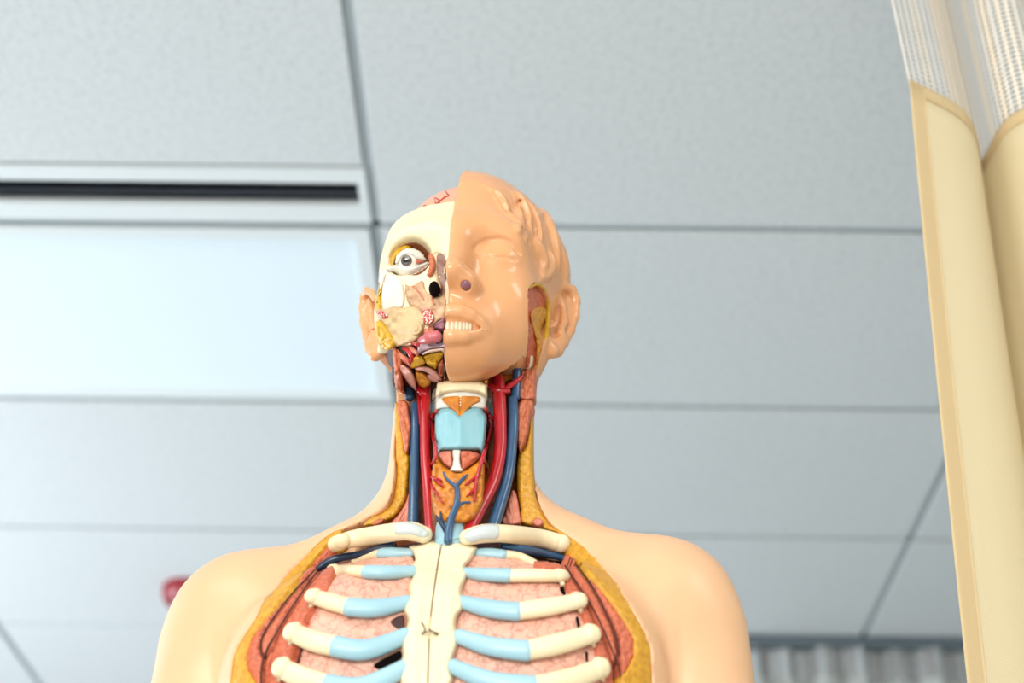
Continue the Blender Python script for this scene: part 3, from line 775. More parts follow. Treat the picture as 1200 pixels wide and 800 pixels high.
# teeth behind the parted lips
for i in range(7):
    x = 524.5+i*5.6-.28*i*i*.5; 
    L_, N_ = hit(thead, x, 380)
    c = L_+N_*(-.0035); r = .0033-.00022*i
    vv = Vol(c-.008, c+.008, .0007); vv.add(ell(c, (r*.5+.0006, .0032, .0068))); vv.fld(lambda D, X, Y, Z: np.maximum(D, mx(Z)+.0002-X))
    if i == 0: tooth0 = None
    part('tooth', *vv.nets(smooth=1), M_teeth)

# ---- opened side of the face
capz = .778
v = head(.002); B0 = v.D.copy()
def prism(D, v, px, tree, ymax=.03):
    P_ = np.array([hit(tree, x, y)[0] for x, y in px])[:, [0, 2]]
    gx, gz = np.meshgrid(v.ax[0], v.ax[2], indexing='ij'); s_, _, _ = poly_sd(P_, gx.astype(float), gz.astype(float))
    Y = v.grid()[1]; return np.maximum(D, -np.maximum(s_.astype(np.float32)[:, None, :], Y-ymax))
v.D = np.maximum(np.maximum(np.maximum(v.D+.0045, v.grid()[0]-(mx(v.grid()[2])-.0004)), v.grid()[2]-(capz+.25*(v.grid()[1]+.085))), .60-v.grid()[2])
e0 = pt(480, 308, -.066)          # eyeball centre
v.cut(ell(e0+A3(0, -.012, -.001), (.0195, .022, .0165)), .002)
v.D = prism(v.D, v, [(400, 520), (448, 425), (461, 406), (478, 402), (491, 397), (496, 384), (506, 376), (516, 368), (545, 368), (545, 520)], thead, .2)
PS = np.array([pt(x, y, -.022) for x, y in [(340, 414), (452, 414), (459, 420), (462, 434), (463, 455), (463, 560), (340, 560)]])[:, [0, 2]]
s_, _, _ = poly_sd(PS, *[q.astype(float) for q in np.meshgrid(v.ax[0], v.ax[2], indexing='ij')]); v.D = np.maximum(v.D, -s_.astype(np.float32)[:, None, :])
za, zb = pt(480, 405, -.062)[2], pt(452, 413, -.012)[2]; v.D = np.maximum(v.D, za+(zb-za)*(v.grid()[1]+.062)/.05-v.grid()[2])
nc = hp(503, 333, -.0045); v.cut(ell(nc, (.0040, .0075, .0056)), .001)
lV, lQ = v.nets(smooth=2); tleft = bvh(lV, lQ)
part('skull', lV, lQ, M_bone)
v = Vol((-.11, -.125, .575), (.112, .12, .885), .002); v.D = B0.copy()
v.fld(lambda D, X, Y, Z: np.maximum(np.maximum(D+.0138, X-(mx(Z)-.0004)), .772-Z))
bV, bQ = v.nets(); tb = bvh(bV, bQ)
brain = part('brain', bV, bQ, M_brain)
for L_ in ([(479, 249), (486, 241), (493, 235), (500, 231)], [(487, 241), (493, 240), (499, 241)], [(484, 246), (489, 239), (493, 234)], [(511, 239), (516, 235), (521, 231), (526, 229)], [(514, 237), (519, 240), (524, 242)], [(505, 229), (511, 232), (516, 235)], [(526, 229), (522, 224)]):
    tube('artery', [(x, y, .9, .0004) for x, y in L_], tb, M_art, brain, n=8, sub=4)

# soft parts under the removed jaw
v = Vol((-.11, -.125, .575), (.112, .12, .885), .002); v.D = B0.copy()
v.fld(lambda D, X, Y, Z: np.maximum(np.maximum(np.maximum(D+.011, X-(mx(Z)-.0006)), Z-.70), -X*0+.605-Z))
v.add(cap((-.028, -.02, .62), (-.028, -.02, .68), .022, .026), .01)
v.fld(lambda D, X, Y, Z: np.maximum(np.maximum(D, X-(mx(Z)-.0006)), .640-Z))
jV, jQ = v.nets(); tj = bvh(jV, jQ)
part('throat_muscle', jV, jQ, M_maroon)

# ---- painted anatomy on the opened side of the face
patch('brow_bone', [(522, 256), (515, 253), (500, 254), (484, 259), (471, 267), (462, 278), (456, 289), (450, 299), (447, 309), (450, 312), (456, 309), (458, 298), (466, 289), (477, 284), (486, 283), (494, 286), (501, 293), (505, 299), (512, 296), (522, 296)], tleft, .0012, M_bone, edge=8, smooth=True)
def ball(name, c, r, material, parent=None, ry=None, rot=None, h=None):
    r3 = (r, r, r) if not hasattr(r, '__len__') else r; mr = max(r3); h = h or mr/9
    v = Vol(c-mr*1.2, c+mr*1.2, h); v.add(ell(c, r3, rot)); return part(name, *v.nets(smooth=1), material, parent)
# orbit: lining, fat, eyeball, lids
patch('orbit_lining', [(459, 311), (459, 299), (467, 290), (477, 285), (486, 284), (494, 287), (501, 294), (505, 301), (502, 312), (490, 322), (470, 320)], tleft, .0008, M_deep, edge=2)
view = -ray(476.5, 305.5); view /= np.linalg.norm(view)
patch('orbital_fat', [(459, 312), (459, 300), (466, 292), (474, 288), (482, 290), (478, 297), (466, 303), (462, 312)], tleft, .007, M_fatb, relief=lumps(2.5, .001, 8))
eye = ball('eyeball', e0, .0118, M_eye, h=.0007)
gd = view*1.0; gd /= np.linalg.norm(gd)
ax_ = (pt(476.5, 305.5, e0[1]-.0095)-e0); ax_ /= np.linalg.norm(ax_)
def disc(name, n_, r, off, material, parent, dome=.0006):
    t1 = np.cross(n_, [0, 0, 1.]); t1 /= np.linalg.norm(t1); t2 = np.cross(n_, t1); V = []; n = 28; m_ = 5
    for j in range(m_):
        rr = r*(1-j/m_); zz = math.sqrt(max(.0118**2-rr*rr, 0))+off
        for i in range(n): V.append(e0+n_*zz+(t1*math.cos(2*math.pi*i/n)+t2*math.sin(2*math.pi*i/n))*rr)
    V.append(e0+n_*(.0118+off)); Fs = [(j*n+i, j*n+(i+1) % n, (j+1)*n+(i+1) % n, (j+1)*n+i) for j in range(m_-1) for i in range(n)]
    Fs += [((m_-1)*n+i, (m_-1)*n+(i+1) % n, m_*n) for i in range(n)]
    # rim wall
    b0 = len(V)
    for i in range(n): V.append(V[i]-n_*.001)
    Fs += [(i, (i+1) % n, b0+(i+1) % n, b0+i) for i in range(n)]
    return part(name, np.array(V), Fs, material, parent)
disc('iris', ax_, .0046, .0003, M_iris, eye); disc('pupil', ax_, .0024, .0006, M_pup, eye)
teye = bvh(*Vol(e0-.02, e0+.02, .0008).add(ell(e0, (.0125, .0125, .0125))).add(ell(e0+A3(.010, .001, .001), (.010, .009, .006)), .006).add(ell(e0+A3(-.012, .001, -.003), (.008, .008, .005)), .006).nets())
patch('lower_lid', [(450, 317), (455, 313), (462, 311), (470, 313), (479, 313.5), (489, 311), (497, 308), (503, 307), (501, 314), (496, 322), (488, 329), (479, 332), (471, 328), (465, 321), (459, 319), (452, 321)], teye, .0018, M_ivory, edge=3)
patch('upper_lid', [(463, 309), (464, 300), (470, 294), (478, 290), (487, 291), (495, 296), (499, 303), (503, 306), (494, 304.5), (488, 303), (484, 299), (478, 297.5), (471, 300), (467, 307)], teye, .0012, M_ivory, edge=3, label='white upper eyelid plate')
patch('tear_gland', [(487, 304), (492, 304), (499, 306), (494, 308.5), (488, 309)], teye, .0008, M_musp, edge=2)
tube('tear_sac', [(505, 300, 3.2, .003), (507, 308, 3.6, .003), (506, 316, 3.8, .003), (503, 322, 3.0, .002)], tleft, M_muso)
patch('nasal_bone', [(512, 298), (522, 297), (522, 342), (516, 345), (513, 330), (511, 312)], tleft, .0005, mat('dusky_bone', '#A58478', .42, '#8C6A60', 60, mix=.6, bump=.3), relief=lumps(4, .0008, 5))
patch('nasal_ridge', [(510, 318), (513, 322), (514, 335), (510, 346), (506, 342), (510, 332)], tleft, .002, M_bone2, edge=2)
ball('nose_cavity_shade', nc+A3(0, .0068, 0), (.0046, .0065, .0062), M_black)  # black plug in the cut nose hole, its shade put in as colour
M_max = mat('maxilla_bone', '#D3B08A', 0.42, '#AF7F60', 90, mix=.7, bump=.5, bscale=170)
patch('maxilla', [(474, 333), (482, 335), (495, 328), (499, 340), (507, 345), (516, 346), (522, 343), (522, 372), (514, 376), (504, 382), (494, 366), (482, 360), (476, 350)], tleft, .002, M_max, edge=4, relief=lumps(4.5, .0012, 6))
tube('suture', [(484, 335, .9, .003), (492, 343, 1.0, .003), (497, 352, .9, .003)], tleft, M_musp)
tube('suture', [(508, 343, .9, .003), (506, 350, 1.1, .003), (509, 356, .8, .003)], tleft, M_musp)
patch('temple_plate', [(445, 314), (452, 316), (462, 322), (470, 329), (474, 340), (474, 354), (470, 361), (456, 364), (447, 364), (446, 345), (443, 328)], tleft, .0028, M_ivory, edge=6)
patch('fat_strip', [(435, 318), (441, 315), (444, 325), (446, 345), (447, 362), (442, 366), (438, 360), (435, 338)], tleft, .003, M_fatb, edge=3, relief=lumps(2.5, .0008, 9))
patch('jaw_joint_bone', [(441, 361), (452, 362), (460, 358), (472, 360), (482, 358), (494, 364), (498, 374), (496, 385), (490, 397), (478, 403), (463, 406), (456, 396), (449, 381), (442, 374)], tleft, .0045, M_bone2, edge=6, relief=lumps(7, .0012, 12))
patch('foramen_ring', [(479, 380), (484, 377), (491, 376), (495, 380), (495, 388), (490, 393), (484, 393), (480, 388)], tleft, .0062, M_bone2, edge=2.5, label='round raised bony ring')
patch('foramen', [(483, 382), (490, 380), (491, 387), (486, 390), (483, 387)], tleft, .0068, M_bone2, edge=2)
patch('cut_bone', [(440, 365), (447, 363), (455, 368), (454, 373), (446, 373)], tleft, .0055, M_spong, edge=2, label='small red and white spongy bone cut')
patch('cut_bone', [(494, 366), (498, 360), (504, 361), (509, 369), (508, 377), (502, 381), (496, 377)], tleft, .0050, M_spong, edge=2, label='large red and white spongy bone cut')
patch('palate_muscle', [(508, 377), (514, 372), (522, 368), (522, 387), (512, 386), (507, 384)], tj, .008, M_mauve, edge=4, relief=fibres(-30, 2, .0012, 2))
patch('cheek_fat', [(440, 376), (447, 378), (453, 387), (459, 396), (461, 405), (453, 411), (445, 406), (440, 392)], thead, .001, M_fatb, edge=5, relief=lumps(2.5, .0008, 10))
patch('cheek_muscle', [(496, 384), (507, 380), (510, 388), (500, 396), (494, 408), (487, 404), (491, 397)], tj, .007, M_musp, edge=3, relief=fibres(50, 2, .0012, 2))
# tongue, mouth floor, chin section
tube('tongue', [(494, 399, 5, .010), (502, 396, 7, .0125), (507, 395, 7.5, .0135), (512, 394, 7.4, .0135)], tj, M_tongue, flat=.9)
patch('mouth_lining', [(488, 412), (490, 402), (497, 395), (504, 402), (514, 404), (522, 402), (522, 408), (508, 409), (496, 413), (490, 417)], tj, .012, mat('lilac_lining', '#D3BCC8', .3, '#B89AB0', 60, mix=.5), edge=4)
patch('jaw_rim', [(492, 414), (502, 409), (517, 407), (522, 407), (522, 445), (519, 445), (520, 436), (521, 416), (517, 412), (504, 414), (495, 417)], tj, .012, mat('pale_pink_bone', '#EBD0C2', .35, '#DDB8A8', 60, mix=.5), edge=2, smooth=False)
patch('jaw_fat', [(495, 417), (504, 413), (517, 411), (521, 413), (518, 421), (513, 428), (511, 434), (503, 430), (498, 424)], tj, .011, M_fatb, edge=3, relief=lumps(3, .001, 3))
patch('jaw_muscle', [(513, 427), (519, 419), (520, 440), (514, 441), (512, 434)], tj, .0105, M_musp, edge=2, relief=fibres(90, 2, .001, 3))
patch('floor_muscle', [(486, 431), (496, 428), (508, 431), (516, 439), (519, 446), (510, 445), (500, 437), (488, 434)], tj, .012, M_pink, edge=3, relief=fibres(15, 1.8, .0008, 5))
patch('floor_muscle', [(500, 438), (508, 438), (519, 447), (514, 449), (505, 447), (500, 443)], tj, .009, M_pink, edge=3, relief=fibres(15, 1.8, .0008, 6))
patch('gland', [(480, 422), (486, 417), (495, 416), (499, 425), (494, 430), (486, 432), (482, 432), (479, 428)], tj, .011, M_fatb, edge=4, relief=lumps(3.5, .0012, 13))
patch('gland', [(487, 435), (497, 436), (505, 444), (504, 451), (498, 455), (491, 452), (487, 444)], tj, .009, M_ochre, edge=5, relief=lumps(3, .001, 14))
patch('throat_band', [(466, 425), (474, 427), (484, 437), (488, 449), (488, 458), (480, 452), (473, 442), (467, 434)], tj, .009, M_pink, edge=3, relief=fibres(50, 1.8, .001, 7))
patch('throat_band', [(472, 402), (480, 403), (489, 410), (494, 419), (488, 417), (478, 411)], tj, .010, M_musp, edge=3, relief=fibres(40, 1.8, .001, 8))
tube('facial_artery', [(473, 408, 2.5, .009), (479, 411, 3.5, .010), (483, 418, 3.5, .010), (481, 424, 3, .009)], tj, M_art)
tube('facial_artery', [(481, 402, 2.0, .009), (488, 403, 2.5, .010), (494, 407, 2.0, .009)], tj, M_art)
tube('dark_vein', [(468, 404, 2.5, .008), (472, 409, 3, .008), (476, 415, 2, .008)], tj, mat('dark_green_vein', '#0F3A34', .3))
patch('neck_muscle', [(459, 410), (464, 406), (468, 412), (474, 420), (471, 432), (473, 450), (475, 466), (466, 468), (462, 450), (461, 430)], tj, .010, M_muso, edge=4, relief=fibres(85, 1.8, .0012, 9))
patch('neck_muscle', [(464, 408), (470, 411), (480, 420), (484, 432), (474, 426), (467, 420)], tj, .011, M_musp, edge=3, relief=fibres(50, 1.8, .0012, 9))

# ---- neck
def nY(px, py): return hit(tneck, px, py)
# sides: skin edge, fat, muscles
tside = None
vs = T0.fld(lambda D, X, Y, Z: D); 
sd2 = Vol((-.09, -.08, .44), (.09, .07, .64), .003); sd2.add(cap((0, .030, .40), (0, .034, .66), .050, .050)); sd2.add(ell((-.045, .02, .47), (.05, .035, .05)), .03); sd2.add(ell((.045, .02, .47), (.05, .035, .05)), .03)
tside = bvh(*sd2.nets())
def strip(name, poly, Yv, mt, h=.006, **k):
    """piece on an upright plane at depth Yv inside the opened neck"""
    P = np.array([pt(x, y, Yv) for x, y in poly])
    q0 = Vol((-.2, Yv-.004, .35), (.2, Yv+.008, .75), .004); q0.fld(lambda D, X, Y, Z: Yv-Y+0*X+0*Z)
    V = np.array([(-.3, Yv, .2), (.3, Yv, .2), (.3, Yv, .9), (-.3, Yv, .9)]); return patch(name, poly, bvh(V, [(0, 1, 2, 3)]), h, mt, sink=k.pop('sink', .012), **k)
strip('side_fat', [(463, 470), (471, 490), (477, 527), (481, 535), (480, 555), (478, 580), (470, 597), (458, 609), (440, 616), (425, 616), (432, 608), (446, 601), (456, 590), (461, 575), (464, 555), (463, 520)], -.004, M_fat, .008, edge=6, relief=lumps(3, .0005, 1), label='yellow fat along the left side of the neck')
strip('side_fat', [(624, 470), (620, 500), (615, 522), (608, 530), (605, 552), (606, 575), (609, 595), (609, 612), (625, 618), (645, 624), (662, 627), (658, 621), (645, 614), (636, 600), (628, 580), (625, 552), (624, 520)], .004, M_fat, .008, edge=6, relief=lumps(3, .0005, 2), label='yellow fat along the right side of the neck')
strip('neck_muscle', [(465, 471), (477, 470), (480, 485), (482, 502), (479, 527), (474, 527), (469, 500)], -.012, M_muso, .006, edge=3, relief=fibres(80, 1.8, .0012, 3))
strip('neck_muscle', [(609, 470), (625, 470), (621, 490), (618, 507), (613, 522), (608, 527), (606, 500)], -.006, M_muso, .006, edge=3, relief=fibres(-80, 1.8, .0012, 4))
strip('neck_muscle', [(611, 434), (627, 432), (627, 450), (625, 467), (609, 467), (607, 450)], -.004, M_muso, .006, edge=3, relief=fibres(-85, 1.8, .0012, 5))
strip('scalene_muscle', [(479, 577), (481, 590), (480, 613), (458, 613), (466, 603), (474, 590)], -.006, M_musp, .005, edge=3, relief=fibres(-60, 1.8, .001, 6))
strip('scalene_muscle', [(599, 575), (605, 578), (609, 600), (609, 614), (588, 614), (591, 600)], -.004, M_musp, .005, edge=3, relief=fibres(80, 1.8, .001, 7))
strip('cut_nerve', [(623, 611), (628, 606), (634, 607), (637, 612), (632, 617), (626, 616)], -.006, M_musp, .004, edge=3)
strip('cut_nerve', [(436, 613), (442, 608), (451, 607), (448, 613), (440, 616)], -.012, M_muso, .004, edge=3)
Yv = -.014
tube('jugular_vein', [(477, 425, 4.5, -.012), (478, 448, 5, -.012), (480, 466, 5.3, -.012)], None, M_vein, label='upper stretch of the left blue vein')
tube('jugular_vein', [(486, 474, 4.6, -.012), (486.5, 500, 5, Yv), (486, 535, 5.5, Yv), (485, 575, 6, Yv), (484, 618, 6.8, Yv-.004)], None, M_vein)
tube('jugular_vein', [(606, 432, 5.2, -.010), (605, 452, 5.5, -.010), (604, 466, 5.5, -.010)], None, M_vein, label='upper stretch of the right blue vein')
tube('jugular_vein', [(601, 468, 5.6, -.012), (602, 490, 6, Yv), (600, 522, 6, Yv), (596, 555, 6.4, Yv), (588, 585, 7, -.018), (577, 620, 7.8, -.024)], None, M_vein)
tube('carotid_artery', [(499, 450, 5.6, -.018), (498.5, 475, 6, -.018), (498, 500, 6.2, -.018), (498.5, 535, 6.2, -.019), (501, 572, 6.3, -.022), (505, 625, 6.8, -.032)], None, M_art)
tube('carotid_artery', [(490, 455, 2.4, -.012), (492, 475, 2.8, -.014), (494, 497, 3.2, -.016)], None, M_art)
tube('carotid_artery', [(584, 445, 8, -.016), (585.5, 475, 8, -.018), (586.5, 500, 7.6, -.018), (586, 530, 7.4, -.019), (579, 562, 7.4, -.024), (566, 590, 7.2, -.030), (548, 626, 7.4, -.040)], None, M_art)
tube('carotid_branch', [(586, 462, 3.5, -.016), (596, 453, 3.5, -.016), (606, 446, 3.0, -.014), (612, 440, 2, -.012)], None, M_art)
tube('carotid_branch', [(574, 452, 4, -.02), (583, 458, 5, -.02), (596, 458, 3, -.02)], None, M_art)
tube('carotid_branch', [(499, 462, 4, -.02), (492, 458, 3.5, -.02), (487, 452, 2, -.018)], None, M_art)
tube('carotid_branch', [(488, 438, 2, -.02), (491, 450, 2.4, -.02), (494, 462, 3, -.02)], None, M_art)
patch('submandibular_gland', [(566, 447), (580, 441), (596, 437), (612, 436), (606, 445), (592, 449), (578, 452)], tneck, .012, M_gland, edge=4, relief=lumps(3, .001, 2))
patch('gullet_side', [(572, 500), (580, 500), (582, 545), (576, 565), (570, 545)], tneck, .004, M_deep, edge=3)
# larynx
patch('larynx_wall', [(513, 456), (570, 456), (578, 470), (577, 500), (572, 500), (566, 480), (512, 480), (508, 500), (504, 498), (503, 478), (507, 468)], tneck, .003, M_ivory, edge=4)
patch('hyoid_bone', [(511, 450), (520, 446), (541, 445), (562, 446), (572, 451), (577, 459), (578, 467), (570, 466), (560, 461), (541, 459), (522, 461), (512, 466), (506, 469), (506, 462)], tneck, .0075, M_bone, edge=5)
patch('thyroid_membrane', [(518, 465), (531, 463), (540, 463), (550, 463), (561, 464), (564, 470), (552, 477), (544, 486), (539, 489), (532, 483), (524, 476), (518, 471)], tneck, .0045, M_gland, edge=3, relief=lambda x, y, d: -.0018*np.exp(-((x-539.5)/1.3)**2)+.0006*np.cos(y*1.9)*np.exp(-((x-539.5)/3)**2))
for s_, q in ((-1, [(504, 474), (508, 472), (509, 488), (505, 492)]), (1, [(574, 474), (578, 472), (579, 500), (575, 502)])):
    patch('larynx_edge', q, tneck, .006, M_thyr, edge=2)
patch('thyroid_cartilage', [(509, 495), (510, 486), (515, 480), (523, 477.5), (531, 479), (536, 483), (539, 486), (543, 482), (550, 478.5), (558, 477), (566, 480), (571, 488), (573, 495), (570, 510), (568, 522), (566, 533), (562, 528), (552, 527), (540, 526.5), (526, 527), (517, 528), (514, 533), (512, 523), (510, 508)], tneck, .0055, M_thyr, edge=5,
      relief=lambda x, y, d: .0035*np.exp(-((x-539)/9)**2)*np.clip((530-y)/45, 0, 1)*np.clip(d/6, 0, 1))
patch('cricoid_cartilage', [(530, 527), (540, 527), (539.5, 538), (541, 547), (543, 552), (527, 552), (529.5, 545), (530.5, 538)], tneck, .0045, M_ivory, edge=3)
patch('cricothyroid_muscle', [(514, 530), (520, 528), (528, 528), (530, 536), (529, 547), (523, 546), (517, 541)], tneck, .0050, M_musp, edge=4, relief=fibres(60, 1.8, .0009, 2))
patch('cricothyroid_muscle', [(540, 528), (552, 528), (561, 531), (563, 534), (558, 541), (549, 547), (542, 550), (540, 538)], tneck, .0050, M_mus, edge=4, relief=fibres(-35, 1.8, .0009, 3))
gl = patch('thyroid_gland', [(506, 540), (511, 534), (515, 538), (521, 546), (529, 551), (536, 554), (543, 552), (551, 547), (560, 540), (566, 535), (572, 540), (575, 552), (573, 570), (568, 588), (560, 603), (551, 611), (532, 613), (514, 611), (508, 600), (503, 575), (503, 555)], tneck, .0075, M_gland, edge=10, relief=lumps(5, .0010, 3), step=1.0)
G3 = .0085
tube('thyroid_vein', [(525, 634, 5.2, .009), (526, 620, 4.8, G3), (530, 604, 4.2, G3), (535, 590, 3.6, G3), (536, 578, 3.2, G3), (534.5, 568, 2.8, G3)], tneck, M_vein)
tube('thyroid_vein', [(534.5, 570, 2.6, G3), (528, 565, 2.0, G3), (522, 559, 1.6, G3), (519.5, 553, 1.1, G3)], tneck, M_vein)
tube('thyroid_vein', [(535, 569, 2.6, G3), (541, 562, 2.0, G3), (545, 558, 1.6, G3), (548, 556, 1.1, G3)], tneck, M_vein)
tube('thyroid_vein', [(536, 594, 2.4, G3), (540, 590, 1.7, G3), (545, 588.5, 1.4, G3), (551, 588.5, 1.0, G3)], tneck, M_vein)
tube('thyroid_vein', [(525, 626, 3.5, G3), (519, 616, 2.6, G3), (514, 609, 2.0, G3), (511, 604, 1.2, G3)], tneck, M_dvein)
tube('thyroid_vein', [(519, 615, 2.0, G3), (517.5, 608, 1.8, G3), (516, 600, 1.2, G3)], tneck, M_dvein)
tube('thyroid_artery', [(584, 491, 2.70, .010), (577, 490, 2.97, .010), (572.5, 486, 2.97, .010), (569, 478, 1.89, .009)], tneck, M_art)
tube('thyroid_artery', [(573, 488, 2.97, .009), (575.5, 499, 2.70, .008), (572, 515, 2.56, .008), (567, 532, 2.56, .008), (563, 545, 2.43, .009), (559, 560, 2.16, .009), (557, 574, 1.89, .009), (556, 587, 1.22, .009)], tneck, M_art)
tube('thyroid_artery', [(559, 558, 2.03, .0085), (552, 563, 1.76, G3), (545, 568, 1.08, G3)], tneck, M_art)
tube('thyroid_artery', [(557, 572, 1.89, .0085), (552, 577, 1.62, G3), (547, 581, 1.08, G3)], tneck, M_art)
tube('thyroid_artery', [(567, 540, 2.03, .0085), (571, 553, 1.62, G3), (573, 566, 1.08, G3)], tneck, M_art)
tube('thyroid_artery', [(495, 494, 2.70, .010), (502, 491, 2.97, .010), (507, 487, 2.70, .009), (511, 481, 1.62, .008)], tneck, M_art)
tube('thyroid_artery', [(504, 491, 2.56, .008), (506, 505, 2.43, .008), (510, 522, 2.16, .008), (511, 534, 2.03, .009), (506, 545, 2.03, .009), (503, 556, 1.89, .009), (506, 568, 1.76, .009), (509, 578, 1.49, .009)], tneck, M_art)
tube('thyroid_artery', [(505, 558, 2.03, .0085), (511, 562, 2.03, .009), (515, 566, 1.76, .009), (519, 570, 1.35, .009)], tneck, M_art)
tube('thyroid_artery', [(508, 572, 1.89, .0085), (513, 580, 1.49, .009), (519, 589, 1.08, .009)], tneck, M_art)
tube('thyroid_artery', [(511, 561, 1.62, .0085), (515, 561, 1.35, .009), (518, 564, 1.08, .009)], tneck, M_art)
tube('windpipe', [(530, 608, 19, -.030), (529, 622, 19, -.034), (528, 640, 19, -.040)], None, M_cart, n=24)
tube('windpipe_ring', [(514, 628, 1.8, -.047), (528, 631, 1.8, -.0515), (543, 628, 1.8, -.047)], None, M_cart)

# ---- chest opening
fo = [(385, 627), (360, 652), (332, 682), (307, 712), (290, 740), (277, 762), (273, 785), (272, 820), (278, 880), (300, 950), (360, 1010), (440, 1040), (520, 1045), (600, 1035), (680, 1000), (735, 940), (757, 870), (761, 810), (760, 770), (755, 745), (742, 720), (727, 695), (710, 672), (690, 650), (672, 634)]
fL = [(404, 618), (386, 628), (360, 652), (332, 682), (307, 712), (290, 740), (277, 762), (272, 785), (271, 820), (277, 880), (299, 950), (360, 1012), (392, 1024), (400, 1000), (350, 960), (322, 900), (304, 840), (297, 797), (289, 785), (286, 770), (292, 747), (310, 725), (333, 697), (365, 659), (383, 638), (400, 626)]
fR = [(648, 614), (660, 621), (672, 631), (692, 649), (711, 671), (729, 694), (744, 720), (757, 745), (761, 770), (762, 810), (758, 870), (736, 940), (682, 1001), (650, 1012), (660, 985), (700, 930), (722, 870), (730, 820), (729, 793), (738, 782), (745, 767), (745, 747), (732, 725), (712, 697), (692, 672), (668, 646), (654, 628)]
fL = [(x-3, y-1.5) if i < 13 else (x, y) for i, (x, y) in enumerate(fL)]; fR = [(x+3, y-1.5) if i < 13 else (x, y) for i, (x, y) in enumerate(fR)]
patch('fat_rim', fL, tskin, .0006, M_fat, edge=2.0, base=-.0016, sink=.014, step=1.4, smooth=False, label='yellow fat rim along the left edge of the chest opening')
patch('fat_rim', fR, tskin, .0006, M_fat, edge=2.0, base=-.0016, sink=.014, step=1.4, smooth=False, label='yellow fat rim along the right edge of the chest opening')
pass
cell = lumps(3.2, .0006, 21)
patch('chest_muscle', [(384, 636), (392, 640), (380, 655), (366, 668), (345, 690), (332, 707), (318, 725), (311, 735), (304, 752), (304, 762), (309, 771), (307, 790), (306, 830), (298, 800), (288, 786), (284, 770), (291, 746), (309, 724), (332, 696), (364, 658)], tskin, .0018, M_mus, edge=3, base=-.0050, sink=.014, inset=1.5, step=1.3, smooth=False, relief=cell)
patch('chest_muscle', [(368, 668), (371, 670), (356, 688), (343, 707), (330, 728), (321, 747), (315, 760), (309, 769), (305, 761), (306, 750), (313, 735), (333, 707), (350, 687)], tskin, .0016, M_mus, edge=4, base=-.0050, sink=.014, inset=1.5, step=1.3, relief=cell)
patch('chest_muscle', [(372, 672), (384, 662), (393, 663), (386, 688), (368, 712), (352, 740), (340, 775), (331, 800), (328, 860), (310, 860), (308, 800), (310, 772), (318, 760), (323, 747), (332, 728), (345, 707), (358, 688)], tskin, .0016, M_mus, edge=3, base=-.0075, sink=.014, inset=1.5, step=1.4, relief=lambda x, y, d: .0006*hnoise(x, y, 3.2, 5)*2-.0022*np.exp(-((x-(322+(y-760)*-.28+((y-760)/40.)**2*3))/1.5)**2)*(y > 735)-.0016*np.exp(-((x-(352-(y-700)*.62))/1.4)**2)*(y < 760))
patch('chest_muscle', [(668, 646), (692, 672), (712, 697), (732, 725), (745, 747), (745, 767), (738, 782), (728, 795), (727, 770), (726, 745), (714, 720), (697, 687), (678, 661), (660, 650)], tskin, .0018, M_mus, edge=3, base=-.0050, sink=.014, inset=1.5, step=1.3, smooth=False, relief=cell)
patch('chest_muscle', [(674, 661), (678, 664), (695, 689), (712, 722), (721, 745), (724, 768), (722, 780), (716, 760), (708, 742), (698, 720), (684, 690), (666, 662)], tskin, .0016, M_mus, edge=4, base=-.0050, sink=.014, inset=1.5, step=1.3, relief=cell)
patch('chest_muscle', [(624, 655), (645, 656), (662, 662), (680, 690), (695, 720), (706, 742), (714, 760), (720, 785), (724, 860), (710, 860), (704, 800), (696, 760), (682, 722), (666, 694), (655, 676), (630, 664)], tskin, .0016, M_mus, edge=3, base=-.0075, sink=.014, inset=1.5, step=1.4, relief=lambda x, y, d: .0006*hnoise(x, y, 3.2, 6)*2-.0018*np.exp(-((x-(668+(y-660)*.42))/1.3)**2))
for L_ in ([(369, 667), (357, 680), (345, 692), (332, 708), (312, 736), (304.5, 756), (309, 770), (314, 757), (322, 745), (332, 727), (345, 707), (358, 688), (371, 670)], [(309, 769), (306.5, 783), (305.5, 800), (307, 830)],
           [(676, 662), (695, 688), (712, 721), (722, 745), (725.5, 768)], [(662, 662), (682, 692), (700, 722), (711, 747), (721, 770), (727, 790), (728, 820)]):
    tube('groove_shade', [(x, y, 1.0, -.0040) for x, y in L_], tskin, M_maroon, n=8, sub=4)  # dark tubes drawn for the shade in the grooves between muscle strips
# lungs
patch('lung', [(400, 655), (440, 650), (484, 652), (480, 700), (474, 760), (466, 900), (340, 900), (345, 800), (352, 770), (360, 735), (375, 700)], tin, .0035, M_lung, edge=8, step=1.5, relief=lumps(9, .0006, 31))
patch('lung', [(545, 652), (600, 652), (640, 662), (665, 690), (685, 725), (700, 765), (710, 820), (700, 900), (530, 900), (528, 780), (535, 720)], tin, .0035, M_lung, edge=8, step=1.5, relief=lumps(9, .0006, 32))
patch('gap_shade', [(457, 728), (468, 720), (474, 722), (474, 738), (464, 736)], tin, .0050, M_maroon, edge=2)  # dark patches raised on the lungs stand for shade between the ribs
patch('gap_shade', [(440, 776), (460, 765), (470, 762), (470, 775), (450, 785), (438, 782)], tin, .0050, M_black, edge=2)
patch('gap_shade', [(655, 690), (660, 686), (664, 697), (660, 698)], tin, .0050, M_black, edge=2)
patch('gap_shade', [(674, 724), (678, 722), (681, 736), (677, 738)], tin, .0050, M_black, edge=2)
patch('gap_shade', [(685, 765), (689, 763), (690, 779), (687, 781)], tin, .0050, M_black, edge=2)
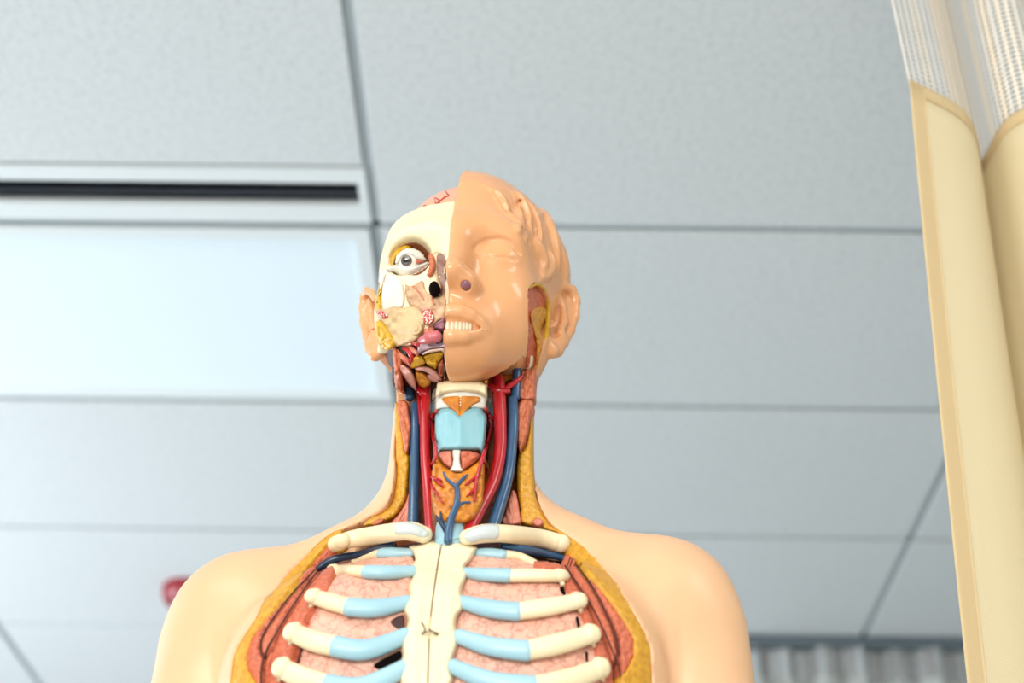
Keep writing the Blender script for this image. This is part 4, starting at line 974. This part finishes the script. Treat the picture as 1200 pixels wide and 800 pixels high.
# subclavian veins
tube('subclavian_vein', [(372, 667, 4.0, .007), (385, 658, 4.8, .008), (400, 653, 4.8, .008), (420, 650, 4.8, .008), (440, 645, 6, .006), (460, 640, 6, .005)], tin, M_dvein, label='dark blue vein under the left collarbone')
tube('subclavian_vein', [(674, 661, 2.5, .007), (664, 655, 3.6, .008), (650, 651, 4.4, .008), (630, 647, 5.5, .007), (610, 643, 6, .006), (590, 640, 5, .005)], tin, M_vein, label='blue vein under the right collarbone')
# ribs
LR = [([(416, 655), (430, 651), (448, 648)], 7.5, [(448, 648), (462, 647.5), (482, 647.5)], 7.5, .004),
      ([(391, 670), (410, 669), (431, 670)], 9.5, [(431, 670), (455, 670.5), (484, 669)], 10.5, .007),
      ([(368, 699), (388, 705), (410, 711)], 11.5, [(410, 711), (440, 712.5), (478, 705)], 12.0, .008),
      ([(344, 741), (368, 751), (394, 757)], 13, [(394, 757), (430, 761), (476, 744)], 12.5, .009),
      ([(331, 783), (356, 795), (384, 803)], 13.5, [(384, 803), (425, 806), (474, 782)], 13, .009),
      ([(325, 832), (345, 846), (372, 856)], 13.5, [(372, 856), (420, 858), (472, 830)], 13, .009)]
RR = [([(626, 660), (608, 652), (589, 650)], 7.5, [(589, 650), (572, 648), (557, 648)], 7.5, .004),
      ([(656, 675), (628, 674), (596, 674)], 10.5, [(596, 674), (570, 673), (545, 671)], 10, .007),
      ([(677, 704), (642, 711), (606, 716)], 12, [(606, 716), (575, 713), (541, 705)], 11.5, .008),
      ([(692, 743), (655, 754), (617, 762)], 13, [(617, 762), (575, 757), (537, 745)], 11.5, .009),
      ([(703, 783), (665, 797), (625, 804)], 13.5, [(625, 804), (575, 798), (529, 780)], 11.5, .009),
      ([(712, 832), (668, 848), (628, 857)], 13.5, [(628, 857), (575, 850), (527, 828)], 12, .009)]
for side, S in (('left', LR), ('right', RR)):
    for i, (a, ra, b, rb, lf) in enumerate(S):
        e_ = .88
        rib = tube('rib', [(a[0][0], a[0][1], ra*e_, lf)]+[(x, y, ra+(rb-ra)*.5*k, lf) for k, (x, y) in enumerate(a[1:])], tin, M_bone, flat=.72, n=20, capround=True)
        if i: 
            sx = -1 if side == 'left' else 1
            tube('rib_head', [(a[0][0]-sx*1-sx*0, a[0][1]-1, ra*.98, lf+.0012), (a[0][0]+sx*3, a[0][1]-1, ra*.92, lf+.001)], tin, M_bone, rib, flat=.75, n=18, sub=3)
            tube('rib_knob', [(a[0][0]+sx*3, a[0][1]+ra*.8, 3.2, lf-.002), (a[0][0]+sx*4, a[0][1]+ra*.8+3, 2.6, lf-.004)], tin, M_bone, rib, n=10, sub=3)
        r1 = ra+(rb-ra)*.5
        tube('cartilage', [(b[0][0], b[0][1], r1+.7, lf+.0002), (b[1][0], b[1][1], rb+.3, lf), (b[2][0], b[2][1], rb*.82, lf-.002)], tin, M_cart, rib, flat=.74, n=20)
# breastbone
sl = [(503, 633), (493, 637), (479, 640), (484, 648), (486, 656), (483, 662), (486, 670), (481, 680), (478, 690), (479, 698), (474, 707), (473, 716), (477, 726), (475, 736), (470, 748), (470, 758), (471, 768), (467, 780), (467, 792), (469, 806), (465, 820), (462, 850), (466, 900), (534, 900), (536, 850), (533, 820), (528, 806), (532, 796), (529, 782), (533, 768), (537, 756), (537, 744), (535, 732), (537, 722), (543, 714), (544, 702), (542, 692), (546, 680), (549, 671), (546, 664), (552, 657), (557, 648), (560, 641), (545, 636), (533, 632), (521, 634), (512, 634)]
def seams(x, y, d):
    xs_ = np.interp(y, [630, 666, 704, 735, 748, 800, 900], [518.5, 512.5, 507, 503.5, 503, 501.5, 500])
    g = -.0022*np.exp(-((x-xs_)/.75)**2)
    g += -.0010*np.exp(-((y-(667+(x-500)*.05))/.9)**2)-.0006*np.exp(-((y-(742+(x-500)*.06))/.9)**2)
    return g+.0012*np.exp(-((np.abs(x-xs_)-18)/9)**2)
st = patch('breastbone', sl, tin, .0105, M_bone, edge=7, step=.8, smooth=True, relief=seams)
tube('seam', [(x, y, .55, .0098) for x, y in [(518.5, 636), (515, 650), (512.5, 666), (509.5, 685), (507, 704), (504.5, 722)]], tin, M_line, st, n=8, sub=4)
tube('seam', [(x, y, .5, .0098) for x, y in [(503, 748), (502, 775), (501.5, 800), (500, 850)]], tin, M_line, st, n=8, sub=4)
def hook(P, r=.9):
    tube('hook', [(x, y, r, q) for x, y, q in P], tin, M_metal, st, n=8, sub=4)
hook([(494, 729, .011), (496.5, 733, .0135), (498, 738, .0135), (495, 743, .011)]); hook([(494, 742, .012), (499, 740, .0135), (504, 739, .0135)])
hook([(503, 737, .011), (507, 739.5, .014), (511, 741, .0135), (513, 743, .011)]); tube('hook_eye', [(509.5, 741.5, 1.8, .0125), (512, 742, 1.8, .0125)], tin, M_metal, st, n=10, sub=3)
# collarbones
tc = tin
lc = tube('collarbone', [(401, 634, 10.5, .014), (415, 631, 11.5, .015), (440, 627, 12, .016), (463, 623, 11.5, .017), (482, 622, 12, .016), (498, 627, 10.5, .012)], tin, M_bone, flat=.85, n=22)
tube('collarbone_end', [(393, 637, 10.5, .013), (400, 634.5, 11, .013)], tin, M_bone, lc, flat=.85, n=20, sub=4)
rc = tube('collarbone', [(652, 635, 11, .014), (636, 631, 11.5, .015), (614, 628, 12, .016), (590, 625, 11.5, .017), (566, 625, 12, .016), (546, 630, 10, .012)], tin, M_bone, flat=.85, n=22)
tube('collarbone_end', [(659, 637, 11.5, .013), (651, 635, 11.2, .013)], tin, M_bone, rc, flat=.85, n=20, sub=4)
M_grist = mat('grey_cartilage', '#C9CFCB', .36, '#BAC5CA', 50, mix=.5)
patch('joint_cartilage', [(463, 613), (478, 611), (492, 615), (503, 624), (496, 630), (480, 626), (464, 626)], bvh(*(lambda o: (np.array([x.co[:] for x in o.data.vertices])-SH, [tuple(p.vertices) for p in o.data.polygons]))(lc)), .0006, M_grist, lc, edge=6)
patch('joint_cartilage', [(584, 615), (568, 614), (553, 619), (543, 628), (552, 636), (568, 632), (584, 630)], bvh(*(lambda o: (np.array([x.co[:] for x in o.data.vertices])-SH, [tuple(p.vertices) for p in o.data.polygons]))(rc)), .0006, M_grist, rc, edge=6)
# stand: base plate under the torso and a cabinet that carries it (below the picture)

t = empty('storage_cabinet', (OX, OY+.05, 0)); tag(t, 'white storage cabinet under the anatomical torso, below the picture', 'cabinet')
zt = CAM_Z+BASE
MB().box(-.30, -.20, .06, .30, .24, zt-.025, b=.003).build('body', M_white, t)
MB().box(-.32, -.22, zt-.025, .32, .26, zt-.001, b=.004).build('worktop', mat('grey_worktop', '#9AA0A2', .4), t)
MB().box(-.28, -.17, .0, .28, .22, .06).build('plinth', M_dark, t)
for s_ in (-1, 1):
    d_ = MB().box(-.146 if s_ > 0 else -.146, -.02, .08, .146, 0, zt-.04, b=.003).build('door', M_white, t); d_.location = (s_*.149, -.20, 0)
    MB().box(-.006, -.045, .55, .006, -.02, .67, b=.003).build('handle', M_metal, d_).location = (-s_*.12, 0, 0)
